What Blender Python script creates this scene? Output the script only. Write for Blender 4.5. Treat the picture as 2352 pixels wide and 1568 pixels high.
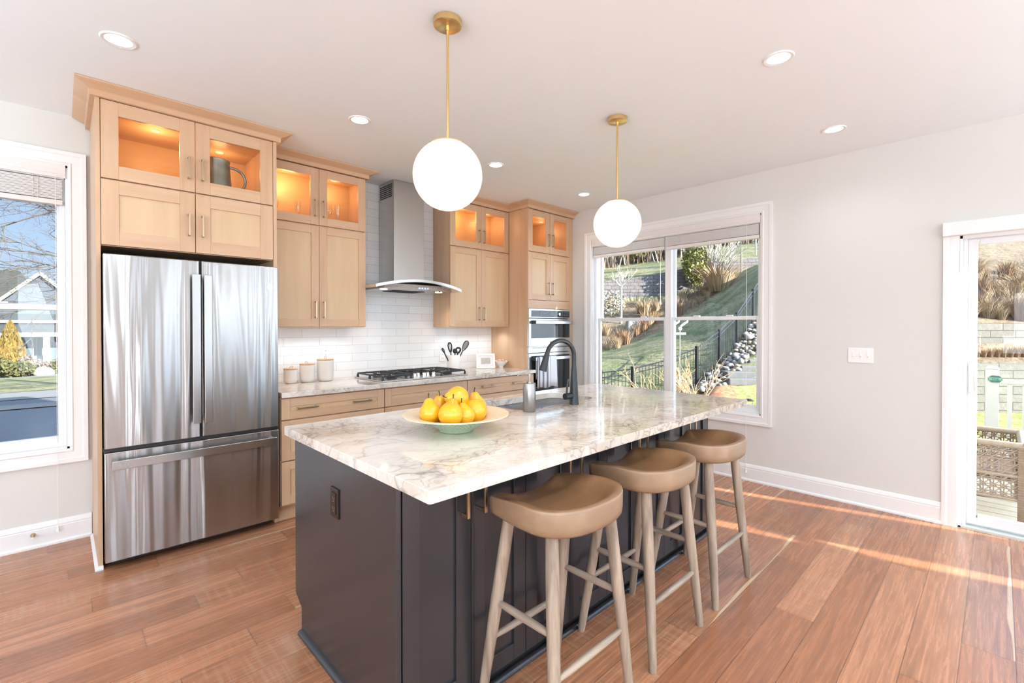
import bpy, bmesh, math, random
import numpy as np
from mathutils import Vector, Matrix

random.seed(7)
SC = bpy.context.scene
COL = SC.collection
for o in list(bpy.data.objects):
    bpy.data.objects.remove(o, do_unlink=True)

# ------------------------------------------------------------------ camera
EYE = Vector((0.0, 0.0, 1.372))
FPX, YAW, PITCH, PPY = 1076.37, 0.765972, -0.0089966, 759.87
FWD = Vector((math.sin(YAW) * math.cos(PITCH), math.cos(YAW) * math.cos(PITCH), math.sin(PITCH)))
RGT = Vector((math.cos(YAW), -math.sin(YAW), 0.0))
UPV = RGT.cross(FWD)
cam_data = bpy.data.cameras.new('camera')
cam = bpy.data.objects.new('camera', cam_data)
COL.objects.link(cam)
cam.matrix_world = Matrix(((RGT.x, UPV.x, -FWD.x, EYE.x), (RGT.y, UPV.y, -FWD.y, EYE.y),
                           (RGT.z, UPV.z, -FWD.z, EYE.z), (0, 0, 0, 1)))
cam_data.sensor_fit = 'HORIZONTAL'
cam_data.sensor_width = 36.0
cam_data.lens = FPX / 2352 * 36.0
cam_data.shift_y = -(784 - PPY) / 2352
cam_data.clip_start = 0.02
cam_data.clip_end = 400
SC.camera = cam

# ------------------------------------------------------------------ exposure, sky, sun, large lights
SC.view_settings.view_transform = 'Standard'
SC.view_settings.look = 'None'
SC.view_settings.gamma = 1.0
SC.view_settings.use_curve_mapping = False
SC.view_settings.exposure = 0.07
SC.cycles.max_bounces = 10
SC.cycles.diffuse_bounces = 6
SC.cycles.glossy_bounces = 5
SC.cycles.transparent_max_bounces = 16
SC.cycles.sample_clamp_indirect = 6.0
SC.cycles.caustics_reflective = False
SC.cycles.caustics_refractive = False
SC.cycles.use_denoising = True

world = bpy.data.worlds.new('sky')
SC.world = world
world.use_nodes = True
wn = world.node_tree
wn.nodes.clear()
w_out = wn.nodes.new('ShaderNodeOutputWorld')
w_bg = wn.nodes.new('ShaderNodeBackground')
w_tc = wn.nodes.new('ShaderNodeTexCoord')
w_sep = wn.nodes.new('ShaderNodeSeparateXYZ')
w_ramp = wn.nodes.new('ShaderNodeValToRGB')
e = w_ramp.color_ramp.elements
e[0].position = 0.0
e[0].color = (0.46, 0.54, 0.62, 1)
e[1].position = 0.75
e[1].color = (0.45, 0.60, 0.80, 1)
e2 = w_ramp.color_ramp.elements.new(0.12)
e2.color = (0.33, 0.45, 0.62, 1)
e3 = w_ramp.color_ramp.elements.new(0.30)
e3.color = (0.22, 0.37, 0.62, 1)
wn.links.new(w_tc.outputs['Generated'], w_sep.inputs[0])
wn.links.new(w_sep.outputs['Z'], w_ramp.inputs[0])
wn.links.new(w_ramp.outputs[0], w_bg.inputs[0])
w_dot = wn.nodes.new('ShaderNodeVectorMath')
w_dot.operation = 'DOT_PRODUCT'
w_dot.inputs[1].default_value = (0.24, -0.92, 0.30)
w_map = wn.nodes.new('ShaderNodeMapRange')
w_map.inputs['From Min'].default_value = 0.1
w_map.inputs['From Max'].default_value = 1.0
w_map.inputs['To Min'].default_value = 1.5
w_map.inputs['To Max'].default_value = 8.5
wn.links.new(w_tc.outputs['Generated'], w_dot.inputs[0])
wn.links.new(w_dot.outputs['Value'], w_map.inputs['Value'])
wn.links.new(w_map.outputs[0], w_bg.inputs[1])
wn.links.new(w_bg.outputs[0], w_out.inputs[0])

SUN_EL = math.radians(21)
sun_dir = Vector((-0.25 * math.cos(SUN_EL), 0.968 * math.cos(SUN_EL), -math.sin(SUN_EL)))
sd = bpy.data.lights.new('sun', 'SUN')
sd.energy = 25.0
sd.color = (1.0, 0.96, 0.88)
sd.angle = math.radians(0.5)
sun = bpy.data.objects.new('sun', sd)
sun.rotation_euler = sun_dir.to_track_quat('-Z', 'Y').to_euler()
sun.location = (8, -12, 10)
COL.objects.link(sun)


def area_light(name, loc, aim, sx, sy, watts, color):
    d = bpy.data.lights.new(name, 'AREA')
    d.shape = 'RECTANGLE'
    d.size, d.size_y, d.energy, d.color = sx, sy, watts, color
    o = bpy.data.objects.new(name, d)
    o.location = loc
    o.rotation_euler = (Vector(aim) - Vector(loc)).to_track_quat('-Z', 'Z').to_euler()
    COL.objects.link(o)
    return o


# unseen area lamps added at the west and south openings to brighten the ceiling
for wy in (-2.9, -0.9, 1.1):
    area_light('fill_lamp_west', (-4.42, wy, 1.45), (-2.0, wy, 2.60), 1.3, 1.7, 55, (0.82, 0.92, 1.0))
area_light('fill_lamp_south', (-2.9, -4.72, 1.45), (-2.5, -2.4, 2.50), 1.5, 1.7, 65, (0.82, 0.92, 1.0))
area_light('fill_lamp_south', (-0.35, -4.72, 1.45), (0.1, -2.4, 2.50), 0.5, 1.7, 30, (0.82, 0.92, 1.0))


def ceiling_fill(loc, watts):
    """an added spot out of view, throwing fill light up at the ceiling"""
    d = bpy.data.lights.new('ceiling_fill_spot', 'SPOT')
    d.energy, d.color, d.shadow_soft_size = watts * 1.35, (0.60, 0.84, 1.0), 0.15
    d.spot_size, d.spot_blend = math.radians(172), 1.0
    o = bpy.data.objects.new('ceiling_fill_spot', d)
    o.location = loc
    o.rotation_euler = (math.pi, 0, 0)
    COL.objects.link(o)


for tl, tw in (((-3.2, -2.6, 1.2), 200), ((-0.6, -2.4, 1.2), 220), ((3.5, -3.0, 1.2), 240), ((-2.6, 2.4, 1.2), 260), ((1.9, -2.6, 1.2), 240), ((-2.2, 0.2, 1.2), 200)):
    ceiling_fill(tl, tw)  # no lamp stands here; fill added for the ceiling


def spot_light(name, loc, watts, color, parent=None, size=0.05, angle=150, blend=0.8):
    d = bpy.data.lights.new(name, 'SPOT')
    d.energy, d.color, d.shadow_soft_size = watts, color, size
    d.spot_size, d.spot_blend = math.radians(angle), blend
    o = bpy.data.objects.new(name, d)
    o.location = loc
    COL.objects.link(o)
    if parent:
        o.parent = parent
    return o


CAN_W, CAN_C = 14, (0.88, 0.95, 1.0)

# ------------------------------------------------------------------ building helpers
ORIGIN = {}


def tag(o, label=None, cat=None, group=None, kind=None):
    if label: o['label'] = label
    if cat: o['category'] = cat
    if group: o['group'] = group
    if kind: o['kind'] = kind
    return o


def thing(name, loc, label, cat, group=None):
    o = bpy.data.objects.new(name, None)
    o.empty_display_size = 0.05
    o.location = loc
    COL.objects.link(o)
    ORIGIN[o] = Vector(loc)
    return tag(o, label, cat, group)


class MB:
    def __init__(self):
        self.bm = bmesh.new()

    def quad(self, pts, mi=0):
        self.face(pts, mi)
        return self

    def face(self, pts, mi=0):
        vs = [self.bm.verts.new(p) for p in pts]
        f = self.bm.faces.new(vs)
        f.material_index = mi
        return f

    def box(self, x0, x1, y0, y1, z0, z1, mi=0):
        if x1 < x0: x0, x1 = x1, x0
        if y1 < y0: y0, y1 = y1, y0
        if z1 < z0: z0, z1 = z1, z0
        v = [self.bm.verts.new((x, y, z)) for z in (z0, z1) for x, y in ((x0, y0), (x1, y0), (x1, y1), (x0, y1))]
        for ids in ((3, 2, 1, 0), (4, 5, 6, 7), (0, 1, 5, 4), (1, 2, 6, 5), (2, 3, 7, 6), (3, 0, 4, 7)):
            self.bm.faces.new([v[i] for i in ids]).material_index = mi
        return self

    def obox(self, c, ax, ay, az, mi=0):
        """box about centre c with half axes ax, ay, az (vectors)"""
        c, ax, ay, az = map(Vector, (c, ax, ay, az))
        v = [self.bm.verts.new(c + sx * ax + sy * ay + sz * az) for sz in (-1, 1) for sx, sy in ((-1, -1), (1, -1), (1, 1), (-1, 1))]
        fl = ax.cross(ay).dot(az) < 0
        for ids in ((3, 2, 1, 0), (4, 5, 6, 7), (0, 1, 5, 4), (1, 2, 6, 5), (2, 3, 7, 6), (3, 0, 4, 7)):
            q = [v[i] for i in ids]
            if fl: q.reverse()
            self.bm.faces.new(q).material_index = mi
        return self

    def rings(self, rings, mi=0, cap0=True, cap1=True, closed=False):
        vr = [[self.bm.verts.new(p) for p in r] for r in rings]
        n = len(vr[0])
        m = len(vr)
        for i in range(m if closed else m - 1):
            a, b = vr[i], vr[(i + 1) % m]
            for k in range(n):
                self.bm.faces.new((a[k], a[(k + 1) % n], b[(k + 1) % n], b[k])).material_index = mi
        if not closed:
            if cap0: self.bm.faces.new(list(reversed(vr[0]))).material_index = mi
            if cap1: self.bm.faces.new(vr[-1]).material_index = mi
        return self

    def tube(self, pts, rad, n=8, mi=0, cap=True):
        pts = [Vector(p) for p in pts]
        if not isinstance(rad, (list, tuple)): rad = [rad] * len(pts)
        rr = []
        prev = None
        for i, p in enumerate(pts):
            t = (pts[min(i + 1, len(pts) - 1)] - pts[max(i - 1, 0)])
            t.normalize()
            if prev is None:
                a = Vector((0, 0, 1)) if abs(t.z) < 0.9 else Vector((1, 0, 0))
                u = t.cross(a).normalized()
            else:
                u = (prev - t * prev.dot(t)).normalized()
            prev = u
            w = t.cross(u)
            rr.append([p + rad[i] * (math.cos(2 * math.pi * k / n) * u + math.sin(2 * math.pi * k / n) * w) for k in range(n)])
        return self.rings(rr, mi, cap, cap)

    def cyl(self, p0, p1, r0, r1=None, n=20, mi=0):
        return self.tube([p0, p1], [r0, r0 if r1 is None else r1], n, mi)

    def lathe(self, c, prof, n=32, mi=0, cap0=True, cap1=True, sx=1.0, sy=1.0, rot=None):
        c = Vector(c)
        rr = []
        for r, z in prof:
            ring = []
            for k in range(n):
                a = 2 * math.pi * k / n
                p = Vector((r * math.cos(a) * sx, r * math.sin(a) * sy, z))
                if rot is not None: p = rot @ p
                ring.append(c + p)
            rr.append(ring)
        return self.rings(rr, mi, cap0, cap1)

    def ball(self, c, rx, ry=None, rz=None, n=20, m=12, mi=0, rot=None):
        ry = rx if ry is None else ry
        rz = rx if rz is None else rz
        prof = []
        for i in range(m + 1):
            a = -math.pi / 2 + math.pi * i / m
            prof.append((max(1e-5, rx * math.cos(a)), rz * math.sin(a)))
        return self.lathe(c, prof, n, mi, True, True, 1.0, ry / rx, rot)

    def sweep(self, path, prof, fmap, closed=False, mi=0):
        """path: 2-D points; prof: closed loop of (offset to the path's left, height); fmap(a, b, h) -> 3-D"""
        n = len(path)
        P = [Vector((p[0], p[1])) for p in path]
        rr = []
        for i in range(n):
            d0 = (P[i] - P[i - 1]) if (i > 0 or closed) else None
            d1 = (P[(i + 1) % n] - P[i]) if (i < n - 1 or closed) else None
            d0 = d0.normalized() if d0 is not None else d1.normalized()
            d1 = d1.normalized() if d1 is not None else d0
            n0, n1 = Vector((-d0.y, d0.x)), Vector((-d1.y, d1.x))
            mvec = (n0 + n1)
            mvec = mvec / max(1e-6, mvec.dot(n0))
            rr.append([fmap(P[i].x + mvec.x * o, P[i].y + mvec.y * o, h) for o, h in prof])
        return self.rings(rr, mi, True, True, closed)

    def prism(self, pts, z0, z1, mi=0):
        return self.rings([[(x, y, z0) for x, y in pts], [(x, y, z1) for x, y in pts]], mi)

    def build(self, name, mats, parent=None, smooth=False, bevel=0.0, seg=2, angle=40, fix=True):
        bm = self.bm
        if fix: bmesh.ops.recalc_face_normals(bm, faces=bm.faces)
        if parent is not None:
            org = ORIGIN[parent]
        else:
            xs = [v.co for v in bm.verts]
            lo = Vector((min(v.x for v in xs), min(v.y for v in xs), min(v.z for v in xs)))
            hi = Vector((max(v.x for v in xs), max(v.y for v in xs), max(v.z for v in xs)))
            org = Vector(((lo.x + hi.x) / 2, (lo.y + hi.y) / 2, lo.z))
        for v in bm.verts: v.co -= org
        if smooth:
            lim = math.radians(angle)
            for f in bm.faces: f.smooth = True
            for ed in bm.edges:
                if len(ed.link_faces) == 2 and ed.calc_face_angle(0) > lim: ed.smooth = False
        me = bpy.data.meshes.new(name)
        bm.to_mesh(me)
        bm.free()
        for m in (mats if isinstance(mats, (list, tuple)) else [mats]): me.materials.append(m)
        o = bpy.data.objects.new(name, me)
        COL.objects.link(o)
        ORIGIN[o] = org
        if parent is not None: o.parent = parent
        else: o.location = org
        if bevel > 0:
            b = o.modifiers.new('edge', 'BEVEL')
            b.width, b.segments, b.limit_method, b.angle_limit = bevel, seg, 'ANGLE', math.radians(35)
            b.harden_normals = False
        return o


def boxobj(name, mats, parent, x0, x1, y0, y1, z0, z1, bevel=0.0, seg=2):
    return MB().box(x0, x1, y0, y1, z0, z1).build(name, mats, parent, bevel=bevel, seg=seg)


def copy_tree(o, parent=None):
    c = o.copy()
    COL.objects.link(c)
    if parent is not None: c.parent = parent
    for ch in [q for q in bpy.data.objects if q.parent == o]:
        copy_tree(ch, c)
    return c


# ------------------------------------------------------------------ material helpers
class G:
    def __init__(self, name):
        self.mat = bpy.data.materials.new(name)
        self.mat.use_nodes = True
        self.t = self.mat.node_tree
        self.t.nodes.clear()
        self.out = self.t.nodes.new('ShaderNodeOutputMaterial')

    def n(self, kind, ins=None, **kw):
        nd = self.t.nodes.new('ShaderNode' + kind)
        for k, v in kw.items(): setattr(nd, k, v)
        for k, v in (ins or {}).items(): self.set(nd.inputs[k], v)
        return nd

    def set(self, sock, v):
        if hasattr(v, 'is_output'): self.t.links.new(v, sock)
        elif hasattr(v, 'outputs'): self.t.links.new(v.outputs[0], sock)
        else:
            if isinstance(v, tuple) and len(v) == 3 and sock.type == 'RGBA': v = v + (1,)
            sock.default_value = v

    def m(self, op, a, b=0.0, c=0.0):
        nd = self.n('Math', operation=op)
        self.set(nd.inputs[0], a)
        self.set(nd.inputs[1], b)
        self.set(nd.inputs[2], c)
        return nd.outputs[0]

    def mix(self, f, a, b, mode='MIX'):
        nd = self.n('MixRGB', blend_type=mode)
        self.set(nd.inputs[0], f)
        self.set(nd.inputs[1], a)
        self.set(nd.inputs[2], b)
        return nd.outputs[0]

    def ramp(self, f, stops, interp='LINEAR'):
        nd = self.n('ValToRGB')
        cr = nd.color_ramp
        cr.interpolation = interp
        while len(cr.elements) < len(stops): cr.elements.new(0.5)
        for el, (p, c) in zip(cr.elements, stops):
            el.position = p
            el.color = (c if isinstance(c, tuple) else (c, c, c)) + (1,)
        self.set(nd.inputs[0], f)
        return nd.outputs[0]

    def coord(self, scale=(1, 1, 1), loc=(0, 0, 0), rot=(0, 0, 0), kind='Object', rnd=0.0):
        tc = self.n('TexCoord')
        src = tc.outputs[kind]
        if rnd:
            oi = self.n('ObjectInfo')
            add = self.n('VectorMath', operation='ADD')
            sc = self.n('VectorMath', operation='SCALE')
            cb = self.n('CombineXYZ', {0: oi.outputs['Random'], 1: self.m('MULTIPLY', oi.outputs['Random'], 3.7), 2: self.m('MULTIPLY', oi.outputs['Random'], 7.1)})
            self.set(sc.inputs[0], cb.outputs[0])
            sc.inputs['Scale'].default_value = rnd
            self.set(add.inputs[0], src)
            self.set(add.inputs[1], sc.outputs[0])
            src = add.outputs[0]
        mp = self.n('Mapping', {'Vector': src, 'Scale': scale, 'Location': loc, 'Rotation': rot})
        return mp.outputs[0]

    def noise(self, vec, scale, detail=4.0, rough=0.5, dist=0.0):
        return self.n('TexNoise', {'Vector': vec, 'Scale': scale, 'Detail': detail, 'Roughness': rough, 'Distortion': dist})

    def schlick(self, f0):
        ge = self.n('NewGeometry')
        dt = self.n('VectorMath', operation='DOT_PRODUCT')
        self.set(dt.inputs[0], ge.outputs['Normal'])
        self.set(dt.inputs[1], ge.outputs['Incoming'])
        c = self.m('SUBTRACT', 1.0, self.m('ABSOLUTE', dt.outputs['Value']))
        return self.m('ADD', f0, self.m('MULTIPLY', self.m('POWER', c, 5.0), 1.0 - f0))

    def bump(self, h, strength=0.2, dist=0.01):
        return self.n('Bump', {'Height': h, 'Strength': strength, 'Distance': dist}).outputs[0]

    def bsdf(self, **kw):
        p = self.n('BsdfPrincipled')
        names = dict(color='Base Color', rough='Roughness', metal='Metallic', normal='Normal', coat='Coat Weight', coat_rough='Coat Roughness',
                     spec='Specular IOR Level', trans='Transmission Weight', ior='IOR', emit='Emission Color', emit_s='Emission Strength',
                     aniso='Anisotropic', aniso_rot='Anisotropic Rotation', tangent='Tangent', sss='Subsurface Weight', sheen='Sheen Weight')
        for k, v in kw.items(): self.set(p.inputs[names[k]], v)
        self.t.links.new(p.outputs[0], self.out.inputs[0])
        return p


def plain(name, color, rough=0.5, metal=0.0, vary=0.04, scale=14, **kw):
    g = G(name)
    nz = g.noise(g.coord(), scale, 3)
    lo = tuple(c * (1 - vary) for c in color)
    hi = tuple(min(1, c * (1 + vary)) for c in color)
    g.bsdf(color=g.mix(nz.outputs[0], lo, hi), rough=rough, metal=metal, **kw)
    return g.mat


def emissive(name, color, strength):
    g = G(name)
    e = g.n('Emission', {'Color': color, 'Strength': strength})
    g.t.links.new(e.outputs[0], g.out.inputs[0])
    return g.mat


def wood(name, axis, light, dark, rough=0.38, scale=1.0, rnd=3.0, contrast=1.0):
    """fine-grained timber with its grain along axis 0, 1 or 2"""
    g = G(name)
    s = [11.0, 11.0, 11.0]
    s[axis] = 0.9
    v = g.coord(tuple(q * scale for q in s), rnd=rnd)
    a = g.noise(v, 1.0, 5, 0.55, 0.6)
    s2 = [60.0, 60.0, 60.0]
    s2[axis] = 2.2
    b = g.noise(g.coord(tuple(q * scale for q in s2), rnd=rnd), 1.0, 3, 0.6)
    c = g.noise(g.coord((2.2, 2.2, 2.2), rnd=rnd), 1.0, 2)
    f = g.m('ADD', g.m('MULTIPLY', a.outputs[0], 0.62), g.m('ADD', g.m('MULTIPLY', b.outputs[0], 0.18), g.m('MULTIPLY', c.outputs[0], 0.20)))
    w = 0.17 / contrast
    col = g.ramp(f, [(0.5 - w, dark), (0.5 + w, light)])
    g.bsdf(color=col, rough=rough, normal=g.bump(b.outputs[0], 0.04, 0.002))
    return g.mat


MAPLE_L, MAPLE_D = (0.655, 0.445, 0.285), (0.545, 0.33, 0.19)
M = {}
M['maple_z'] = wood('maple_upright_grain', 2, MAPLE_L, MAPLE_D)
M['maple_x'] = wood('maple_level_grain', 0, MAPLE_L, MAPLE_D)
M['maple_y'] = wood('maple_return_grain', 1, MAPLE_L, MAPLE_D)
M['maple_panel'] = wood('maple_panel', 2, (0.68, 0.49, 0.30), (0.59, 0.395, 0.22), contrast=0.8)
M['maple_inside'] = wood('maple_lining', 0, (0.70, 0.46, 0.24), (0.60, 0.36, 0.17))
M['seat'] = wood('oak_seat', 0, (0.27, 0.142, 0.066), (0.165, 0.085, 0.040), 0.33, 0.9)
M['seat_side'] = wood('oak_seat_edge', 0, (0.36, 0.235, 0.145), (0.24, 0.15, 0.088), 0.36, 1.1)  # same oak; sheen of the seat sides put into a paler colour
M['leg'] = wood('weathered_oak', 2, (0.45, 0.35, 0.26), (0.20, 0.145, 0.105), 0.5, 2.2, contrast=1.5)
M['rung'] = wood('weathered_oak_rung', 0, (0.45, 0.35, 0.26), (0.20, 0.145, 0.105), 0.5, 2.2, contrast=1.5)
M['lid_wood'] = wood('pale_lid_wood', 0, (0.62, 0.40, 0.22), (0.50, 0.30, 0.15), 0.5, 3)
M['ceiling'] = plain('ceiling_paint', (0.85, 0.89, 0.91), 0.9, vary=0.01, scale=3)
M['wall'] = plain('wall_paint', (0.69, 0.68, 0.65), 0.75, vary=0.012, scale=3)
M['trim'] = plain('white_trim_paint', (0.83, 0.83, 0.83), 0.4, vary=0.01)
M['vinyl'] = plain('white_vinyl', (0.80, 0.82, 0.84), 0.35, vary=0.01)
M['blind'] = plain('white_blind', (0.78, 0.755, 0.74), 0.5, vary=0.02)
M['plate'] = plain('white_plastic', (0.85, 0.85, 0.84), 0.3, vary=0.01)
M['dark'] = plain('dark_gap', (0.012, 0.012, 0.013), 0.6)
M['black_plastic'] = plain('black_rubber', (0.015, 0.015, 0.016), 0.45)
M['iron'] = plain('cast_iron', (0.02, 0.02, 0.021), 0.5, vary=0.2, scale=60)
M['matte_black'] = plain('matte_black_metal', (0.022, 0.024, 0.027), 0.32, metal=0.3)
M['charcoal'] = plain('charcoal_cabinet_paint', (0.024, 0.024, 0.027), 0.27, vary=0.06, scale=4, spec=0.8)
M['bronze'] = plain('champagne_bronze', (0.56, 0.41, 0.26), 0.32, metal=1.0)
M['brass'] = plain('brushed_brass', (0.80, 0.57, 0.26), 0.30, metal=1.0, vary=0.06, scale=40)
M['dark_bronze'] = plain('dark_bronze', (0.045, 0.034, 0.028), 0.22, metal=0.7)
M['black_glass'] = plain('black_glass', (0.02, 0.022, 0.025), 0.05, spec=0.7)
M['ceramic'] = plain('white_ceramic', (0.80, 0.75, 0.69), 0.28, vary=0.02)
M['crock'] = plain('white_crock', (0.84, 0.80, 0.76), 0.35, vary=0.02)
M['loop'] = plain('leather_loop', (0.30, 0.15, 0.07), 0.6)
M['knob_steel'] = plain('polished_steel', (0.78, 0.75, 0.70), 0.2, metal=1.0)
M['pewter'] = plain('old_pewter', (0.30, 0.30, 0.25), 0.42, metal=0.8, vary=0.4, scale=18)
M['egg'] = plain('brown_eggshell', (0.66, 0.38, 0.24), 0.5, vary=0.08)
M['white_line'] = plain('white_lettering', (0.75, 0.75, 0.76), 0.4)
M['grey_line'] = plain('grey_lettering', (0.33, 0.34, 0.36), 0.4)
M['hood_bulb'] = emissive('hood_bulb', (1.0, 0.86, 0.62), 4.0)
M['led'] = emissive('blue_white_led', (0.55, 0.7, 1.0), 1.3)
M['puck'] = emissive('warm_puck', (1.0, 0.72, 0.40), 1.3)
M['can'] = emissive('downlight_lens', (1.0, 0.95, 0.90), 7.0)


def steel(name, color=(0.60, 0.585, 0.565), rough=0.17, wav=0.5, sc=(4.2, 4.2, 0.42), aniso=0.75, brush=0.06):
    g = G(name)
    a = g.noise(g.coord(sc), 1.0, 2.5, 0.55, 0.35)
    b = g.noise(g.coord((2, 2, 900)), 1.0, 2)
    tg = g.n('Tangent', direction_type='RADIAL', axis='Z')
    g.bsdf(color=color, metal=1.0, rough=g.m('ADD', g.m('MULTIPLY', b.outputs[0], brush), rough - brush / 2),
           normal=g.bump(a.outputs[0], wav, 0.012), aniso=aniso, aniso_rot=0.25, tangent=tg.outputs[0])
    return g.mat


M['fridge'] = steel('brushed_fridge_steel', (0.42, 0.41, 0.40), 0.235, 2.0, (5.0, 5.0, 0.25), 0.95, 0.0)
M['steel'] = steel('brushed_steel', wav=0.08, rough=0.24, aniso=0.5)
M['handle_steel'] = steel('handle_steel', (0.46, 0.45, 0.44), 0.24, 0.03, aniso=0.5)
M['soap_steel'] = steel('soap_bottle_steel', (0.36, 0.34, 0.32), 0.30, 0.05, aniso=0.3)
M['steel_light'] = steel('bright_steel', (0.74, 0.73, 0.72), 0.26, 0.03, aniso=0.4)
M['hood_steel'] = steel('hood_steel', (0.56, 0.55, 0.53), 0.24, 0.10, (3, 3, 0.8), 0.5)


def glass_pane(name, tint=(0.97, 0.985, 0.98), refl=0.9):
    g = G(name)
    tr = g.n('BsdfTransparent', {'Color': tint})
    gl = g.n('BsdfGlossy', {'Roughness': 0.0, 'Color': (refl, refl, refl)})
    mx = g.n('MixShader', {0: g.schlick(0.03), 1: tr.outputs[0], 2: gl.outputs[0]})
    g.t.links.new(mx.outputs[0], g.out.inputs[0])
    return g.mat


M['pane'] = glass_pane('window_glass')
M['cab_pane'] = glass_pane('cabinet_glass', (0.98, 0.97, 0.95), 0.5)


def clear_glass(name):
    g = G(name)
    tr = g.n('BsdfTransparent', {'Color': (0.985, 0.985, 0.985)})
    gl = g.n('BsdfGlossy', {'Roughness': 0.02})
    mx = g.n('MixShader', {0: g.schlick(0.06), 1: tr.outputs[0], 2: gl.outputs[0]})
    g.t.links.new(mx.outputs[0], g.out.inputs[0])
    return g.mat


M['drink_glass'] = clear_glass('drinking_glass')


def globe_mat():
    g = G('opal_globe')
    lw = g.n('LayerWeight', {'Blend': 0.5})
    col = g.ramp(lw.outputs['Facing'], [(0.0, (1.0, 0.985, 0.965)), (0.75, (1.0, 0.93, 0.86)), (1.0, (0.96, 0.83, 0.70))])
    e = g.n('Emission', {'Color': col, 'Strength': 1.12})
    g.t.links.new(e.outputs[0], g.out.inputs[0])
    return g.mat


M['globe'] = globe_mat()


def stone():
    """pale quartzite: cream fields, tan clouds, crackled dark veins"""
    g = G('veined_quartzite')
    v0 = g.coord(kind='Object')
    wn_ = g.noise(v0, 3.2, 4, 0.55)
    warp = g.n('VectorMath', operation='MULTIPLY_ADD')
    g.set(warp.inputs[0], wn_.outputs['Color'])
    warp.inputs[1].default_value = (0.42, 0.42, 0.42)
    g.set(warp.inputs[2], v0)
    mp = g.n('Mapping', {'Vector': warp.outputs[0], 'Rotation': (0, 0, 0.5), 'Scale': (1.0, 1.9, 1.2)})
    zone = g.noise(mp.outputs[0], 1.35, 3, 0.55)
    fine = g.noise(mp.outputs[0], 9.0, 6, 0.65, 0.4)
    vor = g.n('TexVoronoi', {'Vector': mp.outputs[0], 'Scale': 11.0}, feature='DISTANCE_TO_EDGE')
    vor2 = g.n('TexVoronoi', {'Vector': mp.outputs[0], 'Scale': 3.0}, feature='DISTANCE_TO_EDGE')
    base = g.ramp(fine.outputs[0], [(0.25, (0.56, 0.49, 0.42)), (0.46, (0.75, 0.685, 0.61)), (0.75, (0.82, 0.775, 0.72))])
    tanm = g.ramp(zone.outputs[0], [(0.44, 0.0), (0.64, 0.75)])
    col = g.mix(tanm, base, g.mix(fine.outputs[0], (0.36, 0.275, 0.20), (0.66, 0.55, 0.44)))
    vein = g.ramp(vor.outputs[0], [(0.0, 0.8), (0.04, 0.22), (0.09, 0.0)])
    vz = g.ramp(zone.outputs[0], [(0.40, 0.05), (0.60, 0.85)])
    col = g.mix(g.m('MULTIPLY', vein, vz), col, (0.17, 0.125, 0.095))
    vein2 = g.ramp(vor2.outputs[0], [(0.0, 0.6), (0.02, 0.25), (0.06, 0.0)])
    n3 = g.noise(mp.outputs[0], 2.1, 2)
    col = g.mix(g.m('MULTIPLY', vein2, g.ramp(n3.outputs[0], [(0.42, 0.0), (0.62, 1.0)])), col, (0.15, 0.14, 0.14))
    g.bsdf(color=col, rough=0.07, spec=0.55, coat=0.15, coat_rough=0.03)
    return g.mat


M['stone'] = stone()


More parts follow.
